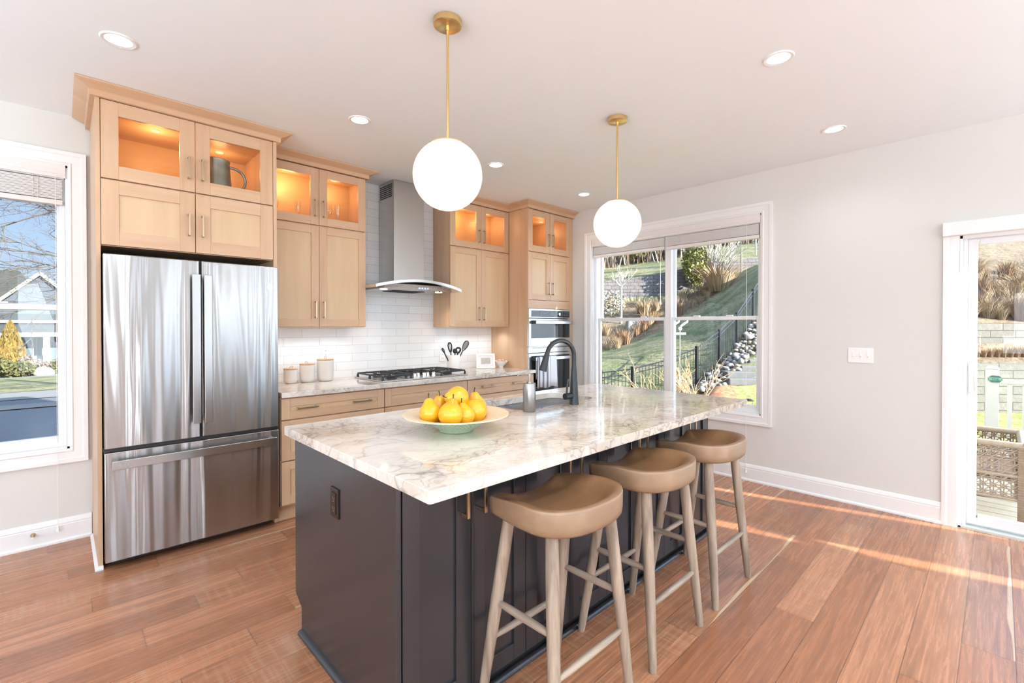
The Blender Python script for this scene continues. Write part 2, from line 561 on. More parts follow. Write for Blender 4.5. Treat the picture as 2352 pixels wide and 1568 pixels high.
def plank_floor():
    g = G('hardwood_planks')
    W_, L_ = 0.1615, 1.45
    tc = g.n('TexCoord')
    sp = g.n('SeparateXYZ', {0: tc.outputs['Object']})
    X, Y = sp.outputs[0], sp.outputs[1]
    yy = g.m('DIVIDE', g.m('ADD', Y, 20.0 * W_ - 0.002), W_)
    row = g.m('FLOOR', yy)
    fy = g.m('FRACT', yy)
    wr = g.n('TexWhiteNoise', {'W': row}, noise_dimensions='1D')
    xx = g.m('DIVIDE', g.m('ADD', X, g.m('MULTIPLY', wr.outputs[0], 9.7)), L_)
    colm = g.m('FLOOR', xx)
    fx = g.m('FRACT', xx)
    pid = g.n('CombineXYZ', {0: row, 1: colm, 2: 3.0})
    wp = g.n('TexWhiteNoise', {'Vector': pid.outputs[0]}, noise_dimensions='3D')
    rnd = wp.outputs['Value']
    seed = g.n('SeparateColor', {0: wp.outputs['Color']})
    off = g.n('CombineXYZ', {0: g.m('MULTIPLY', seed.outputs[0], 31.0), 1: g.m('MULTIPLY', seed.outputs[1], 17.0), 2: g.m('MULTIPLY', rnd, 5.0)})
    pos = g.n('VectorMath', operation='ADD')
    g.set(pos.inputs[0], tc.outputs['Object'])
    g.set(pos.inputs[1], off.outputs[0])
    P_ = pos.outputs[0]

    def mp(s): return g.n('Mapping', {'Vector': P_, 'Scale': s}).outputs[0]
    grain = g.noise(mp((2.0, 52, 1)), 1.0, 7, 0.68, 0.6)
    cath = g.n('TexWave', {'Vector': mp((0.55, 7.5, 1)), 'Scale': 2.4, 'Distortion': 9.0, 'Detail': 3.0, 'Detail Scale': 1.1}, wave_type='RINGS')
    blot = g.noise(mp((1.3, 9.0, 1)), 1.0, 5, 0.6)
    saw = g.noise(mp((60, 2.5, 1)), 1.0, 2)
    base = g.ramp(rnd, [(0.0, (0.37, 0.145, 0.066)), (0.35, (0.49, 0.200, 0.092)), (0.7, (0.57, 0.250, 0.124)), (1.0, (0.45, 0.205, 0.107))])
    c = g.mix(g.ramp(grain.outputs[0], [(0.34, 0.60), (0.60, 0.0)]), base, (0.15, 0.064, 0.035))
    c = g.mix(g.m('MULTIPLY', cath.outputs[0], 0.26), c, (0.20, 0.085, 0.042))
    c = g.mix(g.ramp(blot.outputs[0], [(0.60, 0.0), (0.78, 0.55)]), c, (0.13, 0.052, 0.028))
    c = g.mix(g.m('MULTIPLY', g.ramp(saw.outputs[0], [(0.5, 0.0), (0.62, 0.35)]), g.ramp(seed.outputs[2], [(0.70, 0.0), (0.75, 1.0)])), c, (0.52, 0.31, 0.19))
    # sapwood: a cream sliver along one edge of a few planks
    wob = g.noise(mp((1.1, 0.0, 0.0)), 1.0, 2)
    sap = g.m('MULTIPLY', g.m('LESS_THAN', g.m('ADD', fy, g.m('MULTIPLY', wob.outputs[0], 0.5)), 0.33), g.m('GREATER_THAN', seed.outputs[0], 0.80))
    c = g.mix(g.m('MULTIPLY', sap, 0.85), c, (0.62, 0.42, 0.26))
    ey = g.m('MINIMUM', fy, g.m('SUBTRACT', 1.0, fy))
    ex = g.m('MINIMUM', fx, g.m('SUBTRACT', 1.0, fx))
    gap = g.m('MAXIMUM', g.m('LESS_THAN', ey, 0.010), g.m('LESS_THAN', ex, 0.0012))
    c = g.mix(g.m('MULTIPLY', gap, 0.75), c, (0.09, 0.038, 0.02))
    h = g.m('SUBTRACT', g.m('MULTIPLY', grain.outputs[0], 0.25), gap)
    rough = g.m('ADD', 0.20, g.m('MULTIPLY', grain.outputs[0], 0.14))
    g.bsdf(color=c, rough=rough, spec=0.5, normal=g.bump(h, 0.22, 0.002))
    return g.mat


M['floor'] = plank_floor()


def tiles():
    g = G('glazed_subway_tile')
    tc = g.n('TexCoord')
    sp = g.n('SeparateXYZ', {0: tc.outputs['Object']})
    cb = g.n('CombineXYZ', {0: sp.outputs[0], 1: sp.outputs[2], 2: 0.0})
    bt = g.n('TexBrick', {'Vector': cb.outputs[0], 'Color1': (0.87, 0.865, 0.855), 'Color2': (0.80, 0.795, 0.79), 'Mortar': (0.58, 0.575, 0.57),
                          'Scale': 1.0, 'Mortar Size': 0.0016, 'Mortar Smooth': 0.1, 'Bias': 0.0, 'Brick Width': 0.3005, 'Row Height': 0.0757})
    nz = g.noise(g.coord((1, 1, 1)), 13.0, 3, 0.6)
    nf = g.noise(g.coord((1, 1, 1)), 42.0, 2, 0.5)
    h = g.m('ADD', g.m('MULTIPLY', nz.outputs[0], 0.8), g.m('ADD', g.m('MULTIPLY', nf.outputs[0], 0.25), g.m('MULTIPLY', bt.outputs['Fac'], -0.5)))
    g.bsdf(color=bt.outputs['Color'], rough=0.10, spec=0.5, normal=g.bump(h, 0.35, 0.006))
    return g.mat


M['tile'] = tiles()
# ------------------------------------------------------------------ the room shell
XR, YB, CZ = 4.42, 4.15, 2.726
XL, YS = -4.30, -4.60


def structure(o):
    o['kind'] = 'structure'
    return o


structure(MB().box(XL - 0.15, XR + 0.16, YS - 0.15, YB + 0.16, -0.12, 0.0).build('floor', M['floor']))
structure(MB().box(XL - 0.15, XR + 0.16, YS - 0.15, YB + 0.16, CZ, CZ + 0.12).build('ceiling', M['ceiling']))


def wall_with_holes(name, axis, face, thick, a0, a1, holes, mat):
    """wall slab from face to face+thick; holes = (a0, a1, z0, z1)"""
    mb = MB()
    cuts = sorted(holes)

    def add(p, q, z0, z1):
        if q - p < 1e-4 or z1 - z0 < 1e-4: return
        if axis == 'y': mb.box(p, q, face, face + thick, z0, z1)
        else: mb.box(face, face + thick, p, q, z0, z1)
    p = a0
    for h in cuts:
        add(p, h[0], 0, CZ)
        add(h[0], h[1], 0, h[2])
        add(h[0], h[1], h[3], CZ)
        p = h[1]
    add(p, a1, 0, CZ)
    return structure(mb.build(name, mat))


W1 = (-0.90, 0.035, 0.59, 2.40)           # opening of the window beside the refrigerator
W2 = (1.445, 3.268, 0.592, 2.365)         # double window in the right wall
D1 = (-1.66, 0.190, 0.0, 1.995)           # sliding door
W3 = (-3.78, -2.70, 0.90, 2.36)           # further window, out of frame
wall_with_holes('wall_back', 'y', YB, 0.16, XL, XR + 0.16, [W1], M['wall'])
wall_with_holes('wall_right', 'x', XR, 0.16, YS, YB, [(-4.52, -3.95, 0.06, 2.4), W3, D1, W2], M['wall'])  # southmost opening added unseen, to brighten the island front's reflection
wall_with_holes('wall_left', 'x', XL - 0.15, 0.15, YS, YB, [(-3.6, -2.2, 0.5, 2.4), (-1.6, -0.2, 0.5, 2.4), (0.4, 1.8, 0.5, 2.4)], M['wall'])
wall_with_holes('wall_rear', 'y', YS - 0.15, 0.15, XL, XR + 0.16, [(-3.7, -2.1, 0.5, 2.4), (-0.6, -0.1, 0.5, 2.4), (0.95, 1.40, 0.06, 2.4), (2.25, 2.95, 0.06, 2.4), (3.35, 4.25, 0.06, 2.4)], M['wall'])  # side and rear openings added unseen, for daylight and bands in the fridge steel

structure(MB().box(0.6, 4.8, YS - 3.4, YS - 0.15, 2.55, 2.70).build('roof_sun_blocker', M['trim']))  # unseen slab added to hold the sun back from the rear openings
CASING = [(0.0, 0.0), (0.0, 0.012), (0.014, 0.017), (0.020, 0.012), (0.060, 0.016), (0.066, 0.022), (0.088, 0.024), (0.088, 0.0)]
BASE = [(0.0, 0.0), (0.026, 0.0), (0.026, 0.012), (0.015, 0.022), (0.015, 0.108), (0.012, 0.113), (0.015, 0.118), (0.010, 0.140), (0.004, 0.148), (0.0, 0.148)]


def skirting(name, path):
    mb = MB()
    mb.sweep(path, BASE, lambda a, b, h: (a, b, h))
    return structure(mb.build(name, M['trim'], smooth=True, angle=30))


# unseen storey added above to throw the house's shadow over the street side
structure(MB().box(XL - 0.15, XR + 0.10, YS - 0.15, YB + 0.10, CZ + 0.12, 7.2).build('wall_shadow_storey', M['trim']))
skirting('baseboard_right', [(XR, 0.272), (XR, YB)])
skirting('baseboard_back', [(0.138, YB), (XL, YB)])
skirting('baseboard_south', [(XR, YS), (XR, -1.75)])


def double_hung(n, axis, face, a0, a1, z0, z1, units, rail_z, inward):
    """window_n: casing round the opening, jamb liner, frames, two sashes per unit, panes.
    inward = sign from the wall face towards the room"""
    w = bpy.data.objects.new('window_%d' % n, None)
    COL.objects.link(w)
    ORIGIN[w] = Vector((0, 0, 0))
    structure(w)

    def pt(a, d, z):   # d: depth outwards from the wall face
        return (a, face - inward * d, z) if axis == 'y' else (face - inward * d, a, z)

    def bx(mb, p, q, d0, d1, za, zb, mi=0):
        A, B = pt(p, d0, za), pt(q, d1, zb)
        mb.box(A[0], B[0], A[1], B[1], za, zb, mi)
    mb = MB()
    path = [(a0, z0), (a0, z1), (a1, z1), (a1, z0)]
    mb.sweep(path, CASING, lambda a, b, h: pt(a, -h, b), closed=True)
    mb.build('casing', M['trim'], w, smooth=True, angle=25)
    mb = MB()
    t = 0.012
    bx(mb, a0, a0 + t, 0, 0.15, z0, z1)
    bx(mb, a1 - t, a1, 0, 0.15, z0, z1)
    bx(mb, a0, a1, 0, 0.15, z1 - t, z1)
    bx(mb, a0, a1, 0, 0.15, z0, z0 + t)
    mb.build('jamb', M['trim'], w)
    mb = MB()
    f = 0.028
    bx(mb, a0 + t, a0 + t + f, 0.035, 0.14, z0 + t, z1 - t)
    bx(mb, a1 - t - f, a1 - t, 0.035, 0.14, z0 + t, z1 - t)
    bx(mb, a0 + t, a1 - t, 0.035, 0.14, z1 - t - f, z1 - t)
    bx(mb, a0 + t, a1 - t, 0.030, 0.14, z0 + t, z0 + t + 0.026)
    for i in range(len(units) - 1):
        bx(mb, units[i][1] + 0.022, units[i + 1][0] - 0.022, 0.030, 0.14, z0 + t, z1 - t)
    mb.build('frame', M['vinyl'], w, bevel=0.003)
    for (g0, g1) in units:
        s = 0.034
        for kind, zb, zt, d in (('lower', z0 + t + 0.022, rail_z[1], 0.045), ('upper', rail_z[0], z1 - t - 0.02, 0.080)):
            mb = MB()
            bot = 0.045 if kind == 'lower' else (rail_z[1] - rail_z[0])
            top = (rail_z[1] - rail_z[0]) if kind == 'lower' else 0.045
            bx(mb, g0 - s, g0, d, d + 0.032, zb, zt)
            bx(mb, g1, g1 + s, d, d + 0.032, zb, zt)
            bx(mb, g0, g1, d, d + 0.032, zb, zb + bot)
            bx(mb, g0, g1, d, d + 0.032, zt - top, zt)
            sash = mb.build('sash', M['vinyl'], w, bevel=0.004)
            mb = MB()
            A = [pt(g0, d + 0.016, zb + bot), pt(g1, d + 0.016, zb + bot), pt(g1, d + 0.016, zt - top), pt(g0, d + 0.016, zt - top)]
            mb.quad(A)
            mb.build('pane', M['pane'], sash)
            if kind == 'lower':
                mb = MB()
                for q in (0.3, 0.7):
                    a = g0 + (g1 - g0) * q
                    bx(mb, a - 0.03, a + 0.03, d - 0.006, d + 0.02, zt, zt + 0.012)
                mb.build('sash_lock', M['vinyl'], sash, bevel=0.002)
    return w


double_hung(1, 'y', YB, W1[0], W1[1], W1[2], W1[3], [(-0.835, -0.018)], (1.478, 1.515), -1)
double_hung(2, 'x', XR, W2[0], W2[1], W2[2], W2[3], [(1.500, 2.282), (2.392, 3.176)], (1.436, 1.470), -1)
double_hung(3, 'x', XR, W3[0], W3[1], W3[2], W3[3], [(W3[0] + 0.02, W3[1] - 0.02)], (1.60, 1.64), -1)

# sliding door
d1 = bpy.data.objects.new('door_1', None)
COL.objects.link(d1)
ORIGIN[d1] = Vector((0, 0, 0))
structure(d1)
mb = MB()
prof = [(0.0, 0.0), (0.0, 0.014), (0.012, 0.018), (0.05, 0.018), (0.062, 0.024), (0.082, 0.024), (0.082, 0.0)]
mb.sweep([(D1[1], 2.0), (D1[1], 0.0)], prof, lambda a, b, h: (XR - h, a, b))
mb.sweep([(D1[0], 0.0), (D1[0], 2.0)], prof, lambda a, b, h: (XR - h, a, b))
mb.build('casing', M['trim'], d1, smooth=True, angle=25)
MB().box(XR - 0.055, XR, D1[0] - 0.084, D1[1] + 0.084, 1.990, 2.083).build('head_valance', M['trim'], d1, bevel=0.003)
mb = MB()
mb.box(XR, XR + 0.15, 0.172, 0.190, 0.0, 1.995)
mb.box(XR + 0.03, XR + 0.15, 0.150, 0.172, 0.0, 1.995)
mb.box(XR, XR + 0.15, D1[0], D1[0] + 0.04, 0.0, 1.995)
mb.box(XR, XR + 0.15, D1[0], D1[1], 1.968, 1.995)
mb.build('frame', M['vinyl'], d1, bevel=0.003)
mb = MB()
mb.box(XR + 0.0, XR + 0.16, D1[0], D1[1], -0.01, 0.018)
mb.box(XR + 0.055, XR + 0.062, D1[0], D1[1], 0.018, 0.030)
mb.build('threshold', plain('sill_aluminium', (0.62, 0.66, 0.64), 0.4, metal=0.2), d1, bevel=0.003)
for (ya, yb, dx) in ((-0.76, 0.150, 0.045), (-1.62, -0.70, 0.095)):
    mb = MB()
    s = 0.056
    x0, x1 = XR + dx, XR + dx + 0.04
    mb.box(x0, x1, ya, ya + s, 0.03, 1.968)
    mb.box(x0, x1, yb - s + 0.008, yb, 0.03, 1.968)
    mb.box(x0, x1, ya + s, yb - s, 0.03, 0.098)
    mb.box(x0, x1, ya + s, yb - s, 1.925, 1.968)
    panel = mb.build('sash', M['vinyl'], d1, bevel=0.004)
    MB().quad([(x0 + .02, ya + s, 0.098), (x0 + .02, yb - s, 0.098), (x0 + .02, yb - s, 1.925), (x0 + .02, ya + s, 1.925)]).build('pane', M['pane'], panel)
    if yb > 0:
        mb = MB()
        mb.box(x0 - 0.012, x0, 0.104, 0.140, 0.925, 1.125)
        pts = []
        for k in range(13):
            a = math.pi * k / 12
            pts.append((x0 - 0.012 - 0.046 * math.sin(a) ** 0.6 if 0 < k < 12 else x0 - 0.010, 0.112, 1.025 - 0.085 * math.cos(a)))
        mb.tube(pts, 0.009, 10)
        mb.build('door_handle', M['plate'], panel, smooth=True)

# tiled splash wall between counter and wall cabinets, full height behind the hood
mb = MB()
mb.box(0, 2.58, 0, 0.010, 0, 2.726 - 0.914)
o = mb.build('wall_tiles', M['tile'])
ox = 1.486 - 0.3005 * 2 + 0.3005 / 2
o.location = (0, 0, 0)
for v in o.data.vertices:
    v.co += ORIGIN[o]
# object origin sits on a tile corner so the courses fall where the photograph shows them
base_v = Vector((ox, YB - 0.010, 0.914 - (0.914 - (1.280 - 14 * 0.0757))))
for v in o.data.vertices:
    v.co = Vector((1.085 + v.co.x, YB - 0.010 + v.co.y, 0.914 + v.co.z)) - base_v
o.location = base_v
structure(o)


# ------------------------------------------------------------------ cabinetry helpers
def bar_pull(parent, p, length, vertical, out=0.030, wdt=0.010, mat='bronze', name='handle'):
    """square bar pull on a front facing -y; p = centre on the front"""
    mb = MB()
    x, y, z = p
    h = length / 2
    if vertical:
        mb.box(x - wdt / 2, x + wdt / 2, y - out - 0.004, y - out + 0.005, z - h, z + h)
        for s in (-1, 1): mb.box(x - wdt / 2, x + wdt / 2, y - out, y, z + s * (h - wdt / 2) - wdt / 2, z + s * (h - wdt / 2) + wdt / 2)
    else:
        mb.box(x - h, x + h, y - out - 0.004, y - out + 0.005, z - wdt / 2, z + wdt / 2)
        for s in (-1, 1): mb.box(x + s * (h - 0.012) - wdt / 2, x + s * (h - 0.012) + wdt / 2, y - out, y, z - wdt / 2, z + wdt / 2)
    return mb.build(name, M[mat], parent, bevel=0.0012)


def shaker(parent, name, x0, x1, z0, z1, y, rail=0.06, th=0.021, mats=None, glass=False, panel_in=0.009, bev=0.0015):
    """frame-and-panel front facing -y with its face at y"""
    mats = mats or [M['maple_z'], M['maple_x'], M['maple_panel']]
    mb = MB()
    mb.box(x0, x0 + rail, y, y + th, z0, z1, 0)
    mb.box(x1 - rail, x1, y, y + th, z0, z1, 0)
    mb.box(x0 + rail, x1 - rail, y, y + th, z1 - rail, z1, 1)
    mb.box(x0 + rail, x1 - rail, y, y + th, z0, z0 + rail, 1)
    if not glass: mb.box(x0 + rail - 0.004, x1 - rail + 0.004, y + panel_in, y + th - 0.003, z0 + rail - 0.004, z1 - rail + 0.004, 2)
    d = mb.build(name, mats, parent, bevel=bev)
    if glass:
        MB().quad([(x0 + rail, y + .012, z0 + rail), (x1 - rail, y + .012, z0 + rail), (x1 - rail, y + .012, z1 - rail), (x0 + rail, y + .012, z1 - rail)]).build('glass_pane', M['cab_pane'], d)
    return d


def carcass(parent, x0, x1, y0, y1, z0, z1, shelves=(), name='carcass', open_front=True):
    t = 0.018
    mb = MB()
    mb.box(x0, x0 + t, y0, y1, z0, z1, 0)
    mb.box(x1 - t, x1, y0, y1, z0, z1, 0)
    mb.box(x0 + t, x1 - t, y0, y1, z0, z0 + t, 1)
    mb.box(x0 + t, x1 - t, y0, y1, z1 - t, z1, 1)
    mb.box(x0 + t, x1 - t, y1 - 0.008, y1, z0 + t, z1 - t, 2)
    for s in shelves: mb.box(x0 + t, x1 - t, y0 + 0.004, y1 - 0.008, s - t / 2, s + t / 2, 1)
    return mb.build(name, [M['maple_y'] if False else M['maple_z'], M['maple_x'], M['maple_inside']], parent)


CROWN = [(0.0, 0.0), (0.022, 0.0), (0.022, 0.032), (0.028, 0.038), (0.040, 0.042), (0.078, 0.062), (0.084, 0.066), (0.084, 0.074), (0.0, 0.074)]


def crown(parent, path, z0, z1):
    k = (z1 - z0) / 0.074
    mb = MB()
    mb.sweep(path, [(o, z0 + h * k) for o, h in CROWN], lambda a, b, h: (a, b, h))
    return mb.build('crown_molding', M['maple_x'], parent, smooth=True, angle=20)


def puck(parent, x, y, z, watts=1.1):
    mb = MB()
    mb.lathe((x, y, z - 0.005), [(0.022, 0), (0.026, 0.002), (0.026, 0.005)], 20)
    mb.build('puck_light', M['puck'], parent, smooth=True)
    d = bpy.data.lights.new('puck_glow', 'POINT')
    d.energy, d.color, d.shadow_soft_size = watts, (1.0, 0.62, 0.26), 0.05
    o = bpy.data.objects.new('puck_glow', d)
    o.location = Vector((x, y, z - 0.10)) - ORIGIN[parent]
    o.parent = parent
    COL.objects.link(o)


YC = YB - 0.012        # back of the cabinets (in front of tiles or wall)
CR0, CR1 = 2.658, 2.724

# --- refrigerator surround with cabinets above
t = thing('refrigerator_cabinet', (0.60, 3.83, 0.0), 'tall maple surround with glass-topped cabinets built over the steel refrigerator', 'cabinet')
yf = 3.510
MB().box(0.142, 0.163, yf, YC, 0.0, 2.665).build('side_panel', [M['maple_z']], t, bevel=0.001)
MB().box(1.070, 1.092, yf, YC, 0.0, 2.665).build('side_panel', [M['maple_z']], t, bevel=0.001)
carcass(t, 0.164, 1.069, yf + 0.022, YC, 1.834, 2.662, (2.214,))
for x0, x1, hx in ((0.166, 0.6115, 0.578), (0.6155, 1.067, 0.650)):
    d = shaker(t, 'door', x0, x1, 1.838, 2.208, yf, rail=0.078)
    bar_pull(d, (hx, yf, 2.005), 0.135, True)
    d = shaker(t, 'door', x0, x1, 2.216, 2.656, yf, rail=0.078, glass=True)
    bar_pull(d, (hx, yf, 2.36), 0.135, True)
crown(t, [(0.142, YC), (0.142, yf), (1.092, yf), (1.092, 3.752)][::-1], CR0, CR1)
puck(t, 0.45, 3.80, 2.642, 2.2)
puck(t, 0.84, 3.95, 2.642, 1.0)
MB().sweep([(0.142, 4.10), (0.142, 3.51), (0.164, 3.51)], [(0, 0), (-0.014, 0), (-0.014, 0.008), (-0.006, 0.02), (0, 0.022)], lambda a, b, h: (a, b, h)).build('shoe_molding', M['trim'], t)

# --- wall cabinets either side of the hood
YU = 3.838


def wall_cabinet(x0, xm, x1, label, hinges, side=None):
    t = thing('wall_cabinet', ((x0 + x1) / 2, 4.0, 1.368), label, 'cabinet', 'maple wall cabinets over the counter')
    carcass(t, x0, x1, YU + 0.022, YC, 1.368, 2.660, (2.196, 1.70))
    for a, b, hx in ((x0 + 0.002, xm - 0.0015, xm - 0.034), (xm + 0.0015, x1 - 0.002, xm + 0.034)):
        d = shaker(t, 'door', a, b, 1.372, 2.188, YU, rail=0.062)
        bar_pull(d, (hx, YU, 1.51), 0.135, True)
        d = shaker(t, 'door', a, b, 2.198, 2.654, YU, rail=0.066, glass=True)
        bar_pull(d, (hx, YU, 2.33), 0.135, True)
    return t


t = wall_cabinet(1.110, 1.516, 1.920, 'maple wall cabinet hung between the refrigerator and the range hood', 0)
crown(t, [(1.094, YU), (1.920, YU), (1.920, YC)][::-1], CR0, CR1)
MB().box(1.094, 1.110, YU + 0.01, YU + 0.03, 1.368, 2.66).build('filler_strip', M['maple_z'], t)
puck(t, 1.33, 3.99, 2.642, 2.2)
puck(t, 1.72, 4.02, 2.642, 0.8)
t = wall_cabinet(2.828, 3.2375, 3.640, 'maple wall cabinet hung between the range hood and the tall oven cabinet', 0)
crown(t, [(2.828, YC), (2.828, YU), (3.640, YU)][::-1], CR0, CR1)
puck(t, 3.06, 4.0, 2.642, 2.0)
puck(t, 3.45, 4.02, 2.642, 1.0)

# small lights under the wall cabinets
for ux in (1.27, 1.51, 1.76, 2.98, 3.24, 3.50):
    spot_light('under_cabinet_light', (ux, 3.93, 1.355), 2.6, (0.95, 0.98, 1.0), None, 0.012, 150)

# --- tall oven cabinet
YO = 3.536
t = thing('oven_cabinet', (4.0, 3.84, 0.0), 'tall maple cabinet holding the double oven in the room corner', 'cabinet')
mb = MB()
mb.box(3.644, 3.662, YO + 0.004, YC, 0.0, 2.662, 0)
mb.box(4.342, 4.360, YO + 0.004, YC, 0.0, 2.662, 0)
mb.box(3.662, 4.342, YC - 0.01, YC, 0.1, 2.662, 2)
mb.box(3.662, 4.342, YO + 0.022, YC, 1.58, 1.66, 1)
mb.box(3.662, 4.342, YO + 0.03, YC, 2.185, 2.203, 1)
mb.box(3.662, 4.342, YO + 0.022, YC, 2.644, 2.662, 1)
mb.box(3.662, 4.342, YO + 0.022, YC, 0.32, 0.34, 1)
mb.box(3.662, 4.342, YO + 0.03, YC, 0.10, 0.118, 1)
mb.build('carcass', [M['maple_z'], M['maple_x'], M['maple_inside']], t, bevel=0.001)
MB().box(3.642, 4.364, YO - 0.004, YO + 0.02, 1.574, 1.664).build('filler_rail', M['maple_x'], t, bevel=0.001)
MB().box(4.360, XR - 0.002, YO + 0.010, YO + 0.03, 0.0, 2.66).build('filler_strip', M['maple_z'], t)
for x0, x1, hx in ((3.646, 4.0015, 3.968), (4.0045, 4.360, 4.038)):
    d = shaker(t, 'door', x0, x1, 1.668, 2.188, YO, rail=0.064)
    bar_pull(d, (hx, YO, 1.80), 0.135, True)
    d = shaker(t, 'door', x0, x1, 2.197, 2.654, YO, rail=0.068, glass=True)
    bar_pull(d, (hx, YO, 2.345), 0.135, True)
d = shaker(t, 'drawer', 3.646, 4.360, 0.12, 0.33, YO, rail=0.055)
bar_pull(d, (4.0, YO, 0.24), 0.20, False)
crown(t, [(3.644, YU - 0.0), (3.644, YO), (XR - 0.002, YO)][::-1], CR0, CR1)
puck(t, 3.86, 3.80, 2.64, 1.6)
puck(t, 4.20, 3.86, 2.64, 0.9)

# --- base cabinets under the back counter
YBASE = 3.448


def base_cabinet(x0, x1, label, drawers):
    t = thing('base_cabinet', ((x0 + x1) / 2, 3.8, 0.0), label, 'cabinet', 'maple drawer units under the back counter')
    mb = MB()
    mb.box(x0, x1, YBASE + 0.022, YC, 0.11, 0.876, 0)
    mb.box(x0, x1, YBASE + 0.085, YC, 0.0, 0.11, 1)
    mb.build('carcass', [M['maple_z'], M['maple_x']], t)
    for z0, z1, handles in drawers:
        d = shaker(t, 'drawer', x0 + 0.003, x1 - 0.003, z0, z1, YBASE, rail=0.058)
        for hx in handles: bar_pull(d, (hx, YBASE + 0.009, (z0 + z1) / 2), 0.15, False, out=0.034)
    MB().box(x0, x1, YBASE + 0.07, YBASE + 0.085, 0.0, 0.105).build('toe_kick', M['maple_x'], t)
    return t


base_cabinet(1.094, 1.884, 'maple drawer unit under the counter next to the refrigerator', [(0.722, 0.868, (1.27, 1.69)), (0.434, 0.714, (1.27, 1.69)), (0.126, 0.426, (1.27, 1.69))])
base_cabinet(1.886, 2.738, 'maple drawer unit directly under the gas cooktop', [(0.722, 0.868, ()), (0.434, 0.714, (2.1, 2.52)), (0.126, 0.426, (2.1, 2.52))])
base_cabinet(2.740, 3.640, 'maple drawer unit under the counter next to the oven cabinet', [(0.722, 0.868, (2.985, 3.395)), (0.434, 0.714, (2.985, 3.395)), (0.126, 0.426, (2.985, 3.395))])

tag(MB().box(1.094, 3.642, 3.418, YB - 0.011, 0.878, 0.914).build('counter_slab', M['stone'], bevel=0.005, seg=3),
    'veined stone countertop along the tiled back wall', 'countertop')

# ------------------------------------------------------------------ refrigerator
YFR = 3.428
t = thing('refrigerator', (0.617, 3.80, 0.0), 'stainless steel french-door refrigerator with a bottom freezer drawer', 'refrigerator')
mb = MB()
mb.box(0.172, 1.062, 3.505, 4.12, 0.03, 1.79)
mb.box(0.20, 1.04, 3.49, 3.51, 0.02, 0.10)
mb.build('body', M['dark'], t, bevel=0.004)
for i, (x0, x1, hx) in enumerate(((0.168, 0.6165, 0.592), (0.6285, 1.073, 0.652))):
    mb = MB()
    n = 14
    rows = []
    for z in (0.690, 1.778):
        row = []
        for k in range(n + 1):
            u = k / n
            row.append((x0 + (x1 - x0) * u, YFR - 0.004 * math.sin(math.pi * u), z))
        row += [(x1, 3.500, z), (x0, 3.500, z)]
        rows.append(row)
    mb.rings(rows)
    d = mb.build('door', M['fridge'], t, smooth=True, angle=30, bevel=0.004)
    mb = MB()
    mb.box(hx - 0.021, hx + 0.021, 3.364, 3.376, 0.785, 1.690)
    for z in (0.80, 1.675): mb.box(hx - 0.012, hx + 0.012, 3.372, YFR + 0.002, z - 0.014, z + 0.014)
    mb.build('handle', M['handle_steel'], d, bevel=0.002)
    if i == 1:
        mb = MB()
        mb.lathe((0, 0, 0), [(0.0185, 0), (0.0185, 0.002), (0.0155, 0.002), (0.0155, 0.0005), (0.0001, 0.0005)], 28, rot=Matrix.Rotation(math.pi / 2, 3, 'X'))
        for a in (0.5, 2.6, 4.4):
            mb.tube([(0.010 * math.cos(a + k * 0.35) * (0.4 + k * 0.18), -0.002, 0.010 * math.sin(a + k * 0.35) * (0.4 + k * 0.18)) for k in range(6)], 0.0012, 6)
        for v in mb.bm.verts: v.co += Vector((1.018, YFR - 0.003, 1.640))
        mb.build('round_emblem', M['hood_steel'], d, smooth=True)
mb = MB()
rows = []
for z in (0.055, 0.668):
    row = []
    for k in range(17):
        u = k / 16
        row.append((0.168 + 0.905 * u, YFR - 0.004 * math.sin(math.pi * u), z))
    row += [(1.073, 3.500, z), (0.168, 3.500, z)]
    rows.append(row)
mb.rings(rows)
d = mb.build('freezer_drawer', M['fridge'], t, smooth=True, angle=30, bevel=0.004)
mb = MB()
mb.box(0.197, 1.043, 3.364, 3.376, 0.581, 0.630)
for x in (0.215, 1.025): mb.box(x - 0.014, x + 0.014, 3.372, YFR + 0.002, 0.592, 0.620)
fh = mb.build('handle', M['handle_steel'], d, bevel=0.002)


def text_obj(s, name, size, mat, parent, loc, rot, extrude=0.0006, align='CENTER'):
    cu = bpy.data.curves.new(name, 'FONT')
    cu.body, cu.size, cu.extrude, cu.align_x, cu.align_y = s, size, extrude, align, 'CENTER'
    cu.materials.append(mat)
    o = bpy.data.objects.new(name, cu)
    o.location = Vector(loc) - (ORIGIN[parent] if parent else Vector((0, 0, 0)))
    o.rotation_euler = rot
    COL.objects.link(o)
    bpy.context.view_layer.update()
    me = bpy.data.meshes.new_from_object(o.evaluated_get(bpy.context.evaluated_depsgraph_get()))
    q = bpy.data.objects.new(name, me)
    q.location, q.rotation_euler = o.location, o.rotation_euler
    bpy.data.objects.remove(o, do_unlink=True)
    COL.objects.link(q)
    if parent: q.parent = parent
    return q


FACE_S = (math.pi / 2, 0, 0)
text_obj('Profile', 'lettering', 0.021, M['grey_line'], d, (0.250, 3.3632, 0.605), FACE_S)
mb = MB()
mb.box(0.165, 1.075, 3.44, 3.50, 0.670, 0.688)
mb.box(0.6175, 0.6275, 3.45, 3.50, 0.69, 1.775)
mb.build('door_seal', M['black_plastic'], t)

